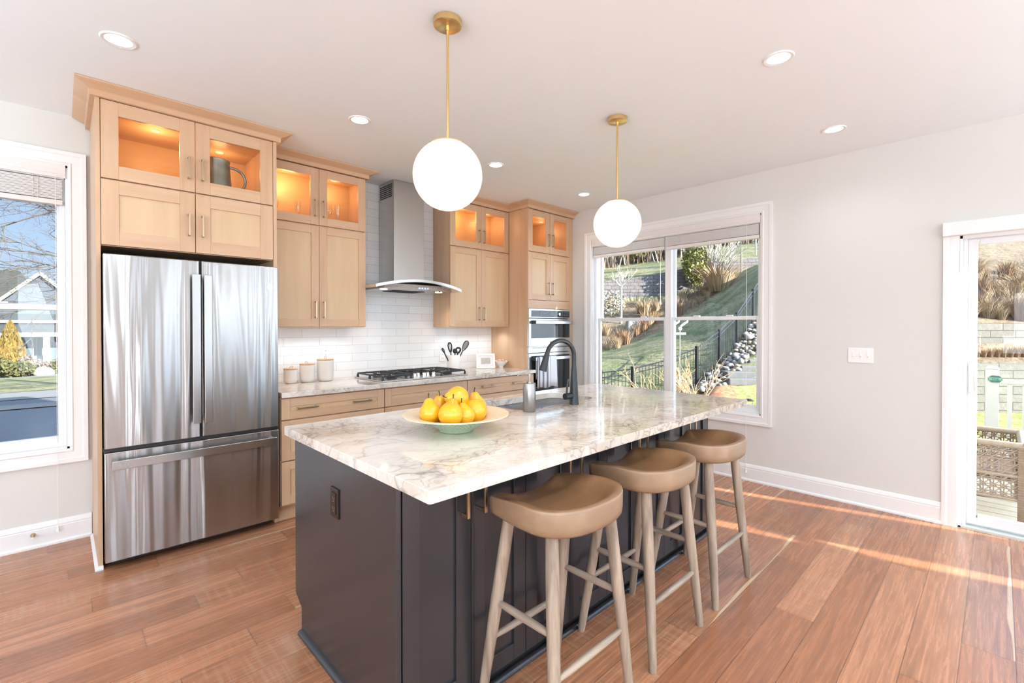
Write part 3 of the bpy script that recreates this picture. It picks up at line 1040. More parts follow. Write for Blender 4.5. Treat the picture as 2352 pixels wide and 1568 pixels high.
# ------------------------------------------------------------------ range hood
t = thing('range_hood', (2.365, 3.92, 1.69), 'stainless chimney range hood with an arched visor above the cooktop', 'range hood')
mb = MB()
mb.box(2.203, 2.527, 3.850, YB - 0.011, 1.77, 2.722)
ch = mb.build('chimney', M['hood_steel'], t, bevel=0.003)
mb = MB()
for i in range(9):
    for k in range(7):
        y = 3.885 + i * 0.025
        z = 2.575 + k * 0.018
        mb.box(2.2015, 2.2035, y, y + 0.019, z, z + 0.011)
mb.build('vent_slots', M['dark'], ch)
mb = MB()
NX, NY = 28, 8


def visor(x, v, up):
    u = (x - 2.365) / 0.452
    yfront = 3.640 - 0.035 * (1 - u * u)
    y = (YB - 0.012) + (yfront - (YB - 0.012)) * v
    if v > 0 and y > 4.0: y = y
    z = 1.722 + 0.062 * (1 - u * u) + (0.012 if up else -0.012)
    return (x, y, z)


top = [[visor(2.365 - 0.452 + 0.904 * i / NX, j / NY, True) for j in range(NY + 1)] for i in range(NX + 1)]
bot = [[visor(2.365 - 0.452 + 0.904 * i / NX, j / NY, False) for j in range(NY + 1)] for i in range(NX + 1)]
mb.rings([top[i] + bot[i][::-1] for i in range(NX + 1)])
mb.build('visor', M['steel_light'], t, smooth=True, angle=35)
mb = MB()
rr = []
for z, ins in ((1.708, 0.0), (1.752, 0.02)):
    ring = [(2.365 - 0.36 + ins, 4.13, z), (2.365 + 0.36 - ins, 4.13, z)]
    for k in range(11):
        u = 1 - 2 * k / 10
        ring.append((2.365 + (0.36 - ins) * u, 3.672 - 0.030 * (1 - u * u) + ins * 0.5, z))
    rr.append(ring)
mb.rings(rr)
mb.build('motor_housing', M['steel'], t, smooth=True, angle=30)
mb = MB()
for k in range(26):
    x = 2.20 + k * 0.0128
    mb.box(x, x + 0.007, 3.84, 4.06, 1.7045, 1.709)
mb.build('grease_filter', M['dark'], t)
for x in (2.07, 2.66):
    mb = MB()
    mb.lathe((x, 3.80, 1.703), [(0.026, 0), (0.034, 0.001), (0.034, 0.006)], 24)
    o = mb.build('hood_lamp', M['hood_bulb'], t, smooth=True)
    sl = spot_light('hood_lamp_glow', Vector((x, 3.80, 1.69)) - ORIGIN[t], 5, (1.0, 0.80, 0.55), t, 0.03, 120)
mb = MB()
for k in range(4): mb.box(2.33 + k * 0.030, 2.345 + k * 0.030, 3.634, 3.637, 1.715, 1.727)
mb.build('touch_button', M['led'], t)
MB().cyl((2.60, 3.70, 1.700), (2.60, 3.70, 1.709), 0.007, n=12).build('sensor', M['dark'], t)

# ------------------------------------------------------------------ gas cooktop
t = thing('gas_cooktop', (2.345, 3.755, 0.914), 'five-burner gas cooktop with black cast-iron grates set in the back counter', 'cooktop')
CX0, CX1, CY0, CY1 = 1.892, 2.795, 3.505, 4.010
MB().box(CX0, CX1, CY0, CY1, 0.9145, 0.926).build('steel_tray', M['steel'], t, bevel=0.004)
for (x, y, r) in ((2.05, 3.63, 0.036), (2.05, 3.88, 0.028), (2.345, 3.83, 0.045), (2.64, 3.63, 0.030), (2.64, 3.88, 0.036)):
    mb = MB()
    mb.lathe((x, y, 0.926), [(r + 0.012, 0), (r + 0.012, 0.008), (r, 0.010), (r, 0.018), (r * 0.8, 0.022), (0.001, 0.023)], 24)
    mb.build('burner', M['iron'], t, smooth=True)


def grate(x0, x1, y0, y1, fingers):
    mb = MB()
    h0, h1, w = 0.950, 0.964, 0.013
    for y in (y0, y1): mb.box(x0, x1, y - w / 2, y + w / 2, h0, h1)
    for x in (x0, x1): mb.box(x - w / 2, x + w / 2, y0, y1, h0, h1)
    ym = (y0 + y1) / 2
    mb.box(x0, x1, ym - w / 2, ym + w / 2, h0, h1)
    for (cx, cy) in fingers:
        for a in range(4):
            dx, dy = math.cos(a * math.pi / 2 + math.pi / 4), math.sin(a * math.pi / 2 + math.pi / 4)
            mb.obox((cx + dx * 0.065, cy + dy * 0.065, 0.961), (dx * 0.042, dy * 0.042, 0), (-dy * 0.005, dx * 0.005, 0), (0, 0, 0.008))
    for x in (x0, x1):
        for y in (y0, ym, y1):
            mb.tube([(x, y, 0.926), (x, y, 0.953)], [0.013, 0.009], 8)
    return mb.build('grate', M['iron'], t, bevel=0.004)


grate(1.915, 2.185, 3.535, 3.985, [(2.05, 3.63), (2.05, 3.88)])
grate(2.215, 2.475, 3.670, 3.985, [(2.345, 3.83)])
grate(2.505, 2.775, 3.535, 3.985, [(2.64, 3.63), (2.64, 3.88)])
for k in range(5):
    x = 2.245 + k * 0.050
    y = 3.575 + (0.022 if k % 2 else 0.0)
    mb = MB()
    mb.lathe((x, y, 0.926), [(0.021, 0), (0.021, 0.006), (0.017, 0.008), (0.016, 0.030), (0.013, 0.033), (0.001, 0.034)], 20)
    mb.box(x - 0.003, x + 0.003, y - 0.016, y + 0.010, 0.955, 0.964)
    mb.build('knob', M['knob_steel'], t, smooth=True)

# ------------------------------------------------------------------ double wall oven
t = thing('wall_oven', (4.0, 3.8, 0.345), 'stainless double wall oven with black windows built into the tall maple cabinet', 'oven')
YV = 3.520
MB().box(3.668, 4.336, YV + 0.03, 4.05, 0.345, 1.570).build('body', M['dark'], t)
mb = MB()
mb.box(3.640, 4.358, YV, YV + 0.03, 1.468, 1.570)
cp = mb.build('control_panel', M['steel_light'], t, bevel=0.003)
MB().box(3.676, 4.325, YV - 0.002, YV, 1.480, 1.552).build('control_glass', M['black_glass'], cp)
MB().box(3.985, 4.075, YV - 0.003, YV - 0.002, 1.494, 1.540).build('display', emissive('oven_display', (0.62, 0.70, 0.74), 0.45), cp)
mb = MB()
mb.lathe((0, 0, 0), [(0.019, 0), (0.017, 0.016), (0.001, 0.017)], 24, rot=Matrix.Rotation(math.pi / 2, 3, 'X'))
for v in mb.bm.verts: v.co += Vector((4.135, YV - 0.002, 1.516))
mb.build('knob', M['knob_steel'], cp, smooth=True)
mb = MB()
for gx in (3.835, 3.868, 3.901, 3.935, 4.20, 4.233, 4.266, 4.295):
    for gz in (1.500, 1.517, 1.534): mb.box(gx, gx + 0.013, YV - 0.003, YV - 0.002, gz, gz + 0.005)
mb.build('key_legend', M['grey_line'], cp)


def oven_door(z0, z1, wz0, wz1, hz, name):
    mb = MB()
    mb.box(3.640, 4.358, YV, YV + 0.032, z0, z1)
    d = mb.build(name, M['steel_light'], t, bevel=0.003)
    MB().box(3.676, 4.325, YV - 0.0025, YV, wz0, wz1).build('window', M['black_glass'], d)
    mb = MB()
    mb.box(3.690, 4.320, YV - 0.062, YV - 0.048, hz - 0.017, hz + 0.017)
    for x in (3.685, 4.305): mb.box(x, x + 0.020, YV - 0.055, YV + 0.001, hz - 0.018, hz + 0.018, 1)
    mb.build('handle', [M['steel_light'], M['black_plastic']], d, bevel=0.003)
    return d


md = oven_door(1.152, 1.461, 1.246, 1.442, 1.420, 'microwave_door')
mb = MB()
mb.lathe((0, 0, 0), [(0.016, 0), (0.016, 0.002), (0.0135, 0.002), (0.0135, 0.0006), (0.0001, 0.0006)], 24, rot=Matrix.Rotation(math.pi / 2, 3, 'X'))
mb.tube([(-0.007, -0.002, -0.002), (-0.002, -0.002, 0.006), (0.004, -0.002, 0.0), (0.007, -0.002, 0.006)], 0.0011, 6)
for v in mb.bm.verts: v.co += Vector((4.0, YV - 0.001, 1.194))
mb.build('round_emblem', M['grey_line'], md, smooth=True)
mb = MB()
mb.box(3.640, 4.358, YV + 0.004, YV + 0.03, 1.086, 1.150)
o = mb.build('vent_rail', M['steel_light'], t, bevel=0.002)
mb = MB()
for k in range(22): mb.box(3.70 + k * 0.028, 3.722 + k * 0.028, YV + 0.002, YV + 0.005, 1.136, 1.143)
mb.build('vent_slots', M['dark'], o)
oven_door(0.420, 1.080, 0.520, 1.052, 1.022, 'oven_door')
MB().box(3.640, 4.358, YV + 0.006, YV + 0.03, 0.345, 0.414).build('lower_trim', M['steel_light'], t, bevel=0.002)

# towel over the lower oven handle


def towel_mat():
    g = G('striped_towel')
    tc = g.n('TexCoord')
    sp = g.n('SeparateXYZ', {0: tc.outputs['Object']})
    fx = g.m('FRACT', g.m('DIVIDE', g.m('ADD', sp.outputs[0], 1.0), 0.0655))
    stripe = g.m('MULTIPLY', g.m('LESS_THAN', fx, 0.42), g.m('LESS_THAN', sp.outputs[0], 0.055))
    wv = g.n('TexWave', {'Vector': g.coord((1, 1, 1)), 'Scale': 180.0}, bands_direction='Z')
    g.bsdf(color=g.mix(stripe, (0.80, 0.80, 0.80), (0.20, 0.23, 0.28)), rough=0.95, normal=g.bump(wv.outputs[0], 0.2, 0.001))
    return g.mat


mb = MB()
nx = 30
ZT = 1.0445
front, back = [], []
zl = [1.020, 1.036, ZT, ZT]
verts_rows = []
prof_t = [(-0.0665, 0.706), (-0.068, 0.80), (-0.067, 0.90), (-0.0665, 1.0), (-0.066, 1.036), (-0.061, 1.0425), (-0.055, 1.0445), (-0.048, 1.0425), (-0.044, 1.034), (-0.0435, 0.98), (-0.044, 0.90), (-0.045, 0.80)]
for i in range(nx + 1):
    x = 3.706 + 0.312 * i / nx
    row = []
    for (dy, z) in prof_t:
        w = 0.004 * math.sin(i * 0.9) * (1 if z < 1.0 else 0.1)
        sgn = -1 if dy < -0.055 else 0.0
        row.append((x + (1.0 - z) * 0.04 * (i / nx - 0.4), YV + dy + sgn * abs(w), z + (0.008 * math.sin(i * .35) if z < .72 else 0)))
    verts_rows.append(row)
grid = [[mb.bm.verts.new(p) for p in r] for r in verts_rows]
for i in range(nx):
    for j in range(len(prof_t) - 1):
        mb.bm.faces.new((grid[i][j], grid[i + 1][j], grid[i + 1][j + 1], grid[i][j + 1]))
o = mb.build('dish_towel', towel_mat(), smooth=True)
sol = o.modifiers.new('cloth', 'SOLIDIFY')
sol.thickness = 0.0025
sol.offset = 1
tag(o, 'white dish towel with dark stripes hanging over the lower oven handle', 'towel')
# ------------------------------------------------------------------ kitchen island
t = thing('kitchen_island', (1.93, 1.75, 0.0), 'charcoal black kitchen island base with doors on the stool side', 'kitchen island')
IX0, IX1, IY0, IY1 = 0.768, 3.092, 1.332, 2.232
CH = M['charcoal']
mb = MB()
mb.box(0.790, 3.072, IY0 + 0.022, IY1 - 0.02, 0.10, 0.876)
mb.box(0.790, 3.072, IY0 + 0.022, IY1 - 0.09, 0.0, 0.10)
mb.build('body', CH, t)
for x0, x1 in ((IX0, 0.788), (3.074, IX1)):
    mb = MB()
    pts = [(IY0 + 0.004, 0.0), (IY1 - 0.072, 0.0), (IY1 - 0.072, 0.115), (IY1, 0.155), (IY1, 0.876), (IY0 + 0.004, 0.876)]
    mb.rings([[(x0, y, z) for y, z in pts], [(x1, y, z) for y, z in pts]])
    mb.build('end_panel', CH, t, bevel=0.002)
DW = (3.072 - 0.790) / 8
for i in range(8):
    x0, x1 = 0.790 + DW * i, 0.790 + DW * (i + 1)
    d = shaker(t, 'door', x0 + 0.0015, x1 - 0.0015, 0.045, 0.868, IY0, rail=0.066, mats=[CH, CH, CH], panel_in=0.010, bev=0.002)
    hx = x1 - 0.040 if i % 2 == 0 else x0 + 0.040
    bar_pull(d, (hx, IY0, 0.775), 0.165, True, out=0.034, wdt=0.012)
QR = [(0.0, 0.0), (0.018, 0.0), (0.0175, 0.006), (0.014, 0.013), (0.008, 0.0175), (0.0, 0.019)]
mb = MB()
mb.sweep([(IX1, IY1 - 0.072), (IX1, IY0 + 0.004), (IX0, IY0 + 0.004), (IX0, IY1 - 0.072)][::-1], [(-o_, h) for o_, h in QR], lambda a, b, h: (a, b, h))
mb.build('shoe_molding', CH, t, smooth=True, angle=50)
mb = MB()
for i in range(4):
    x0, x1 = 0.790 + 2 * DW * i, 0.790 + 2 * DW * (i + 1)
    mb.box(x0 + 0.002, x1 - 0.002, IY1 - 0.02, IY1, 0.11, 0.868, 1 if i == 0 else 0)  # first unit: unseen steel panel, added to lighten the freezer drawer's reflection
mb.build('rear_front', [CH, M['steel_light']], t, bevel=0.002)
# outlet on the end panel
op = thing('outlet', (IX0, 1.793, 0.687), 'dark bronze electrical outlet on the end panel of the island', 'outlet')
mb = MB()
mb.box(IX0 - 0.0065, IX0, 1.757, 1.829, 0.628, 0.744)
pl = mb.build('cover_plate', M['dark_bronze'], op, bevel=0.004, seg=3)
MB().box(IX0 - 0.009, IX0 - 0.006, 1.774, 1.812, 0.645, 0.727).build('receptacle', M['dark_bronze'], op, bevel=0.001)
mb = MB()
for zc in (0.667, 0.705):
    for dy in (-0.007, 0.007): mb.box(IX0 - 0.0095, IX0 - 0.0088, 1.793 + dy - 0.0012, 1.793 + dy + 0.0012, zc - 0.006, zc + 0.006)
    mb.cyl((IX0 - 0.0095, 1.793, zc - 0.012), (IX0 - 0.0088, 1.793, zc - 0.012), 0.0025, n=10)
mb.build('slots', M['knob_steel'], op)

# island top with a rounded cut-out for the sink


def round_rect(x0, x1, y0, y1, r, n=8):
    pts = []
    for cx, cy, a0 in ((x1 - r, y1 - r, 0), (x0 + r, y1 - r, 90), (x0 + r, y0 + r, 180), (x1 - r, y0 + r, 270)):
        for k in range(n + 1):
            a = math.radians(a0 + 90 * k / n)
            pts.append((cx + r * math.cos(a), cy + r * math.sin(a)))
    return pts


SX0, SX1, SY0, SY1 = 1.802, 2.492, 1.802, 2.168
slab = MB().prism(round_rect(0.734, 3.114, 1.094, 2.278, 0.012, 4), 0.876, 0.914).build('island_counter_slab', M['stone'])
cut = MB().prism(round_rect(SX0, SX1, SY0, SY1, 0.075, 10), 0.80, 1.0).build('cutter', M['stone'])
bo = slab.modifiers.new('hole', 'BOOLEAN')
bo.operation, bo.object, bo.solver = 'DIFFERENCE', cut, 'EXACT'
bpy.context.view_layer.update()
dg = bpy.context.evaluated_depsgraph_get()
nm = bpy.data.meshes.new_from_object(slab.evaluated_get(dg))
slab.modifiers.clear()
slab.data = nm
bpy.data.objects.remove(cut, do_unlink=True)
b = slab.modifiers.new('edge', 'BEVEL')
b.width, b.segments, b.limit_method, b.angle_limit = 0.005, 3, 'ANGLE', math.radians(50)
tag(slab, 'veined white and tan stone top of the kitchen island', 'countertop')

# undermount sink
mb = MB()
rr = []
for ins, z, r in ((-0.012, 0.8755, 0.085), (0.0, 0.8755, 0.075), (0.004, 0.86, 0.075), (0.010, 0.70, 0.07), (0.035, 0.675, 0.06)):
    rr.append([(x, y, z) for x, y in round_rect(SX0 + ins, SX1 - ins, SY0 + ins, SY1 - ins, r, 8)])
mb.rings(rr, cap0=False, cap1=True)
o = mb.build('sink_basin', M['steel'], smooth=True, angle=50, fix=False)
tag(o, 'stainless undermount sink basin sunk in the island top', 'sink')

# faucet
t = thing('faucet', (2.184, 1.742, 0.914), 'matte black gooseneck faucet with side lever behind the island sink', 'faucet')
fx, fy = 2.184, 1.742
mb = MB()
mb.lathe((fx, fy, 0.914), [(0.029, 0), (0.029, 0.006), (0.0275, 0.010), (0.0255, 0.06), (0.023, 0.10), (0.0165, 0.205), (0.0140, 0.225), (0.0135, 0.24)], 28)
mb.build('body', M['matte_black'], t, smooth=True, angle=50)
mb = MB()
ddx, ddy = -0.95, 0.31      # spout swings towards the basin
R_ = 0.092
pts = [(fx, fy, 1.145), (fx, fy, 1.195)]
for k in range(0, 19):
    a = math.pi * k / 18 * 0.93
    s = R_ - R_ * math.cos(a)
    pts.append((fx + ddx * s, fy + ddy * s, 1.200 + R_ * math.sin(a)))
mb.tube(pts, 0.0133, 16)
mb.build('gooseneck', M['matte_black'], t, smooth=True)
mb = MB()
p = Vector(pts[-1])
q = (p - Vector(pts[-2])).normalized()
mb.tube([p - q * 0.002, p + q * 0.012, p + q * 0.070, p + q * 0.105], [0.0145, 0.0155, 0.0205, 0.0225], 20)
mb.build('spray_head', M['matte_black'], t, smooth=True, angle=50)
mb = MB()
mb.cyl((fx, fy, 0.967), (fx - 0.076, fy + 0.006, 0.966), 0.0185, n=20)
mb.build('valve', M['matte_black'], t, smooth=True, angle=50)
mb = MB()
mb.tube([(fx - 0.062, fy + 0.005, 0.972), (fx - 0.056, fy + 0.005, 1.02), (fx - 0.047, fy + 0.004, 1.066)], [0.0065, 0.0055, 0.0065], 10)
mb.build('lever', M['matte_black'], t, smooth=True)

# soap dispenser
t = thing('soap_dispenser', (1.823, 1.760, 0.914), 'brushed steel soap pump bottle standing beside the island sink', 'soap dispenser')
mb = MB()
mb.lathe((1.823, 1.760, 0.9145), [(0.033, 0), (0.0345, 0.002), (0.0345, 0.150), (0.033, 0.153), (0.0001, 0.1535)], 32)
mb.build('bottle', M['soap_steel'], t, smooth=True, angle=50)
mb = MB()
mb.cyl((1.823, 1.760, 1.067), (1.823, 1.760, 1.078), 0.014)
mb.cyl((1.823, 1.760, 1.078), (1.823, 1.760, 1.110), 0.005)
mb.lathe((1.823, 1.760, 1.108), [(0.010, 0), (0.010, 0.010), (0.001, 0.012)], 16)
mb.tube([(1.823, 1.760, 1.114), (1.805, 1.775, 1.118), (1.780, 1.798, 1.112), (1.775, 1.802, 1.106)], [0.005, 0.005, 0.004, 0.0035], 10)
mb.build('pump', M['soap_steel'], t, smooth=True)

# ------------------------------------------------------------------ fruit bowl and pears
BX, BY = 1.255, 1.660


def bowl_mat():
    g = G('embossed_bowl_glaze')
    tc = g.n('TexCoord')
    sp = g.n('SeparateXYZ', {0: tc.outputs['Object']})
    ang = g.m('ARCTAN2', sp.outputs[1], sp.outputs[0])
    w1 = g.m('SINE', g.m('ADD', g.m('MULTIPLY', ang, 44.0), g.m('MULTIPLY', sp.outputs[2], 480.0)))
    w2 = g.m('SINE', g.m('SUBTRACT', g.m('MULTIPLY', ang, 44.0), g.m('MULTIPLY', sp.outputs[2], 260.0)))
    h = g.m('MAXIMUM', w1, g.m('MULTIPLY', w2, 0.7))
    col = g.mix(g.ramp(sp.outputs[2], [(0.0, 0.0), (0.06, 0.15), (0.075, 1.0)]), (0.44, 0.56, 0.40), (0.80, 0.66, 0.46))
    g.bsdf(color=col, rough=0.22, normal=g.bump(h, 0.5, 0.003))
    return g.mat


M['bowl_inside'] = plain('cream_bowl_glaze', (0.78, 0.64, 0.45), 0.25, vary=0.05, scale=30)


mb = MB()
prof = [(0.070, 0.0), (0.076, 0.002), (0.078, 0.010), (0.098, 0.022), (0.128, 0.042), (0.165, 0.060), (0.222, 0.072), (0.232, 0.073),
        (0.232, 0.077), (0.220, 0.077), (0.165, 0.066), (0.125, 0.050), (0.090, 0.030), (0.001, 0.022)]
mb.lathe((BX, BY, 0.9145), prof, 72)
mb.bm.faces.ensure_lookup_table()
for i, f in enumerate(mb.bm.faces):
    if i >= 6 * 72 and i < 13 * 72: f.material_index = 1
o = mb.build('fruit_bowl', [bowl_mat(), M['bowl_inside']], smooth=True, angle=60)
tag(o, 'pale green wide-rimmed ceramic bowl of yellow pears on the island', 'bowl')


def pear_mat():
    g = G('yellow_pear_skin')
    n1 = g.noise(g.coord(rnd=5.0), 9.0, 4)
    sp = g.n('TexVoronoi', {'Vector': g.coord(rnd=5.0), 'Scale': 160.0})
    c = g.mix(n1.outputs[0], (0.72, 0.33, 0.006), (0.82, 0.43, 0.010))
    c = g.mix(g.ramp(sp.outputs['Distance'], [(0.10, 0.35), (0.2, 0.0)]), c, (0.45, 0.22, 0.03))
    g.bsdf(color=c, rough=0.24, coat=0.4, coat_rough=0.12)
    return g.mat


M['pear'] = pear_mat()
M['stem'] = plain('pear_stem', (0.05, 0.028, 0.015), 0.7)
PEAR = [(0.0001, 0.0), (0.012, 0.0015), (0.028, 0.008), (0.039, 0.020), (0.0445, 0.036), (0.0435, 0.052), (0.037, 0.066), (0.029, 0.077),
        (0.0225, 0.087), (0.018, 0.096), (0.012, 0.102), (0.005, 0.104), (0.0001, 0.1025)]


def pear(c, direction, s, label):
    """c = centre of the fat end, direction = where the stem points"""
    dv = Vector(direction).normalized()
    rot = dv.to_track_quat('Z', 'X').to_matrix()
    c = Vector(c)
    t = thing('pear', c, label, 'pear', 'yellow pears in the bowl')
    base = c - dv * 0.036 * s
    mb = MB()
    mb.lathe(base, [(r * s, z * s) for r, z in PEAR], 28, rot=rot)
    mb.build('flesh', M['pear'], t, smooth=True, angle=80)
    mb = MB()
    a = base + dv * 0.099 * s
    side = rot @ Vector((1, 0, 0))
    mb.tube([a, a + dv * 0.012 * s + side * 0.002, a + dv * 0.024 * s + side * 0.008], [0.0022, 0.002, 0.0028], 8)
    mb.build('stem', M['stem'], t, smooth=True)
    mb = MB()
    mb.lathe(base - dv * 0.0005, [(0.0055, 0.0), (0.0058, 0.003), (0.003, 0.004)], 10, rot=rot)
    mb.build('blossom_end', M['stem'], t)
    return t


pear((BX - 0.115, BY + 0.030, 0.994), (0.10, 0.35, 0.95), 1.07, 'yellow pear at the outer edge of the bowl toward the refrigerator, half behind another pear')
pear((BX - 0.078, BY - 0.062, 0.996), (0.50, 0.42, 0.80), 1.18, 'plump yellow pear at the front of the bowl on the refrigerator side, stem up')
pear((BX - 0.002, BY - 0.070, 0.984), (-0.15, 0.30, 1.0), 0.94, 'small upright yellow pear at the front centre of the bowl')
pear((BX + 0.078, BY - 0.050, 0.994), (-0.55, 0.62, 0.40), 1.20, 'yellow pear lying with its dark blossom end toward the viewer')
pear((BX + 0.020, BY + 0.010, 1.056), (-0.80, -0.15, 0.10), 1.16, 'yellow pear resting on top of the pile')
pear((BX + 0.132, BY + 0.020, 0.996), (-0.12, 0.10, 1.0), 1.09, 'upright yellow pear on the sink side of the bowl with a tall stem')
pear((BX + 0.120, BY + 0.095, 0.991), (-0.35, -0.10, 0.90), 1.00, 'yellow pear at the far sink side of the bowl, mostly hidden')
pear((BX - 0.035, BY + 0.085, 0.991), (0.0, -0.12, 1.0), 1.07, 'yellow pear at the back of the bowl with its stem between others')
pear((BX + 0.050, BY + 0.100, 0.991), (-0.10, 0.0, 1.0), 1.04, 'yellow pear at the back of the bowl behind the top pear')

# ------------------------------------------------------------------ counter stools


def bar_stool():
    t = thing('bar_stool', (0, 0, 0), 'stool', 'stool', 'wooden saddle stools along the island')
    # seat plan: straight edge towards the island (+y), round towards the room (-y)
    pts = []
    ncurve = 40
    for k in range(ncurve + 1):
        a = math.pi + math.pi * k / ncurve
        ex = 2.0 / 2.35
        ca, sa = math.cos(a), math.sin(a)
        pts.append((0.222 * math.copysign(abs(ca) ** ex, ca), -0.03 - 0.155 * abs(sa) ** ex))
    # up the right side, over the straight edge, down the left side
    for k in range(1, 9):
        u = k / 8
        pts.append((0.222 - 0.022 * u ** 1.5, -0.03 + 0.205 * u))
    for k in range(1, 16):
        u = k / 16
        pts.append((0.200 - 0.400 * u, 0.182 - 0.012 * math.sin(math.pi * u)))
    for k in range(8, 0, -1):
        u = k / 8
        pts.append((-(0.222 - 0.022 * u ** 1.5), -0.03 + 0.205 * u))
    cx, cy = 0.0, 0.0

    def rim(x, y):
        base = 0.785 - 0.022 * max(0.0, min(1.0, (y + 0.0) / 0.18)) ** 1.3
        if y > 0.10:
            dip = 0.030 * (1 - min(1.0, (x / 0.150) ** 2)) * min(1, (y - 0.10) / 0.06)
            base -= max(0, dip)
        return base

    def top(x, y, s):
        r = rim(x / max(s, 1e-3), y / max(s, 1e-3)) if s > 0.02 else 0.745
        bowl = 0.736 + 0.010 * (x / 0.2) ** 2
        k = min(1.0, max(0.0, (s - 0.55) / 0.36))
        k = k * k * (3 - 2 * k)
        return bowl + (r - bowl) * k if r > bowl else r * k + bowl * (1 - k)
    mb = MB()
    rings = []
    S = [0.001, 0.2, 0.4, 0.55, 0.66, 0.76, 0.84, 0.90, 0.935, 0.955, 0.975]
    for s in S:
        rings.append([(cx + x * s, cy + y * s, top(x * s, y * s, s)) for x, y in pts])
    for s, dz in ((0.992, -0.002), (1.0, -0.009)):
        n_top = len(rings)
        rings.append([(cx + x * s, cy + y * s, rim(x, y) + dz) for x, y in pts])
    for s, z in ((0.996, 0.725), (0.985, 0.706), (0.95, 0.697), (0.80, 0.695), (0.01, 0.695)):
        rings.append([(cx + x * s, cy + y * s, min(z, rim(x, y) - 0.03)) for x, y in pts])
    mb.rings(rings)
    npt = len(pts)
    mb.bm.faces.ensure_lookup_table()
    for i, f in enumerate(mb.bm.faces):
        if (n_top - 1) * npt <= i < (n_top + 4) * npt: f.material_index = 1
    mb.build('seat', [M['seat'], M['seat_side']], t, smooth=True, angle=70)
    feet = {}
    for sx in (-1, 1):
        for sy in (-1, 1):
            a = Vector((sx * 0.160, 0.012 + sy * 0.098, 0.715))
            b_ = Vector((sx * 0.212, 0.030 + sy * 0.178, 0.0))
            feet[(sx, sy)] = (a, b_)
            mb = MB()
            L = [a + (b_ - a) * u for u in (0, 0.15, 0.45, 0.75, 0.97, 1.0)]
            mb.tube(L, [0.021, 0.0225, 0.0225, 0.0195, 0.0165, 0.0145], 18)
            mb.build('leg', M['leg'], t, smooth=True, angle=50)

    def at(key, z):
        a, b_ = feet[key]
        return a + (b_ - a) * ((a.z - z) / (a.z - b_.z))
    for k0, k1, z in (((-1, -1), (1, -1), 0.248), ((-1, 1), (1, 1), 0.248), ((-1, -1), (-1, 1), 0.385), ((1, -1), (1, 1), 0.385)):
        p, q = at(k0, z), at(k1, z)
        mb = MB()
        mb.tube([p + (q - p) * u for u in (0.02, 0.2, 0.5, 0.8, 0.98)], [0.0095, 0.0125, 0.0135, 0.0125, 0.0095], 14)
        mb.build('stretcher', M['rung'] if k0[1] == k1[1] else M['rung_y'], t, smooth=True)
    return t


M['rung_y'] = wood('weathered_oak_side_rung', 1, (0.45, 0.35, 0.26), (0.20, 0.145, 0.105), 0.5, 2.2, contrast=1.5)
stool = bar_stool()
stool_at = [(1.308, 1.093, 'wooden saddle stool nearest the camera at the black end of the island'),
            (1.897, 1.093, 'middle one of the three wooden saddle stools at the island'),
            (2.492, 1.093, 'wooden saddle stool at the island end next to the double window')]
for i, (x, y, lab) in enumerate(stool_at):
    s = stool if i == 0 else copy_tree(stool)
    s.location = (x, y, 0)
    s['label'] = lab

# ------------------------------------------------------------------ globe pendants


def pendant(x, y, label):
    t = thing('pendant_lamp', (x, y, CZ), label, 'pendant lamp', 'brass globe pendants over the island')
    mb = MB()
    mb.lathe((x, y, CZ - 0.026), [(0.060, 0), (0.0625, 0.002), (0.0625, 0.026)], 40)
    mb.build('ceiling_canopy', M['brass'], t, smooth=True, angle=50)
    mb = MB()
    mb.cyl((x, y, 2.200), (x, y, CZ - 0.026), 0.0062, n=14)
    mb.cyl((x, y, CZ - 0.046), (x, y, CZ - 0.026), 0.009, n=14)
    mb.build('rod', M['brass'], t, smooth=True, angle=50)
    mb = MB()
    R = 0.1535
    zc = 2.042
    prof = []
    for k in range(7):
        a = math.radians(62 + 27.5 * k / 6)
        prof.append(((R + 0.0035) * math.cos(a), (R + 0.0035) * math.sin(a)))
    mb.lathe((x, y, zc), prof, 40)
    mb.build('cap', M['brass'], t, smooth=True)
    mb = MB()
    mb.ball((x, y, zc), R, n=48, m=28)
    mb.build('globe', M['globe'], t, smooth=True)
    d = bpy.data.lights.new('pendant_glow', 'POINT')
    d.energy, d.color, d.shadow_soft_size = 88, (0.83, 0.93, 1.0), 0.155
    o = bpy.data.objects.new('pendant_glow', d)
    o.location = (0, 0, zc - CZ)
    o.parent = t
    COL.objects.link(o)


pendant(1.240, 1.700, 'brass pendant lamp with a white glass globe over the fruit bowl end of the island')
pendant(2.612, 1.728, 'brass pendant lamp with a white glass globe over the window end of the island')

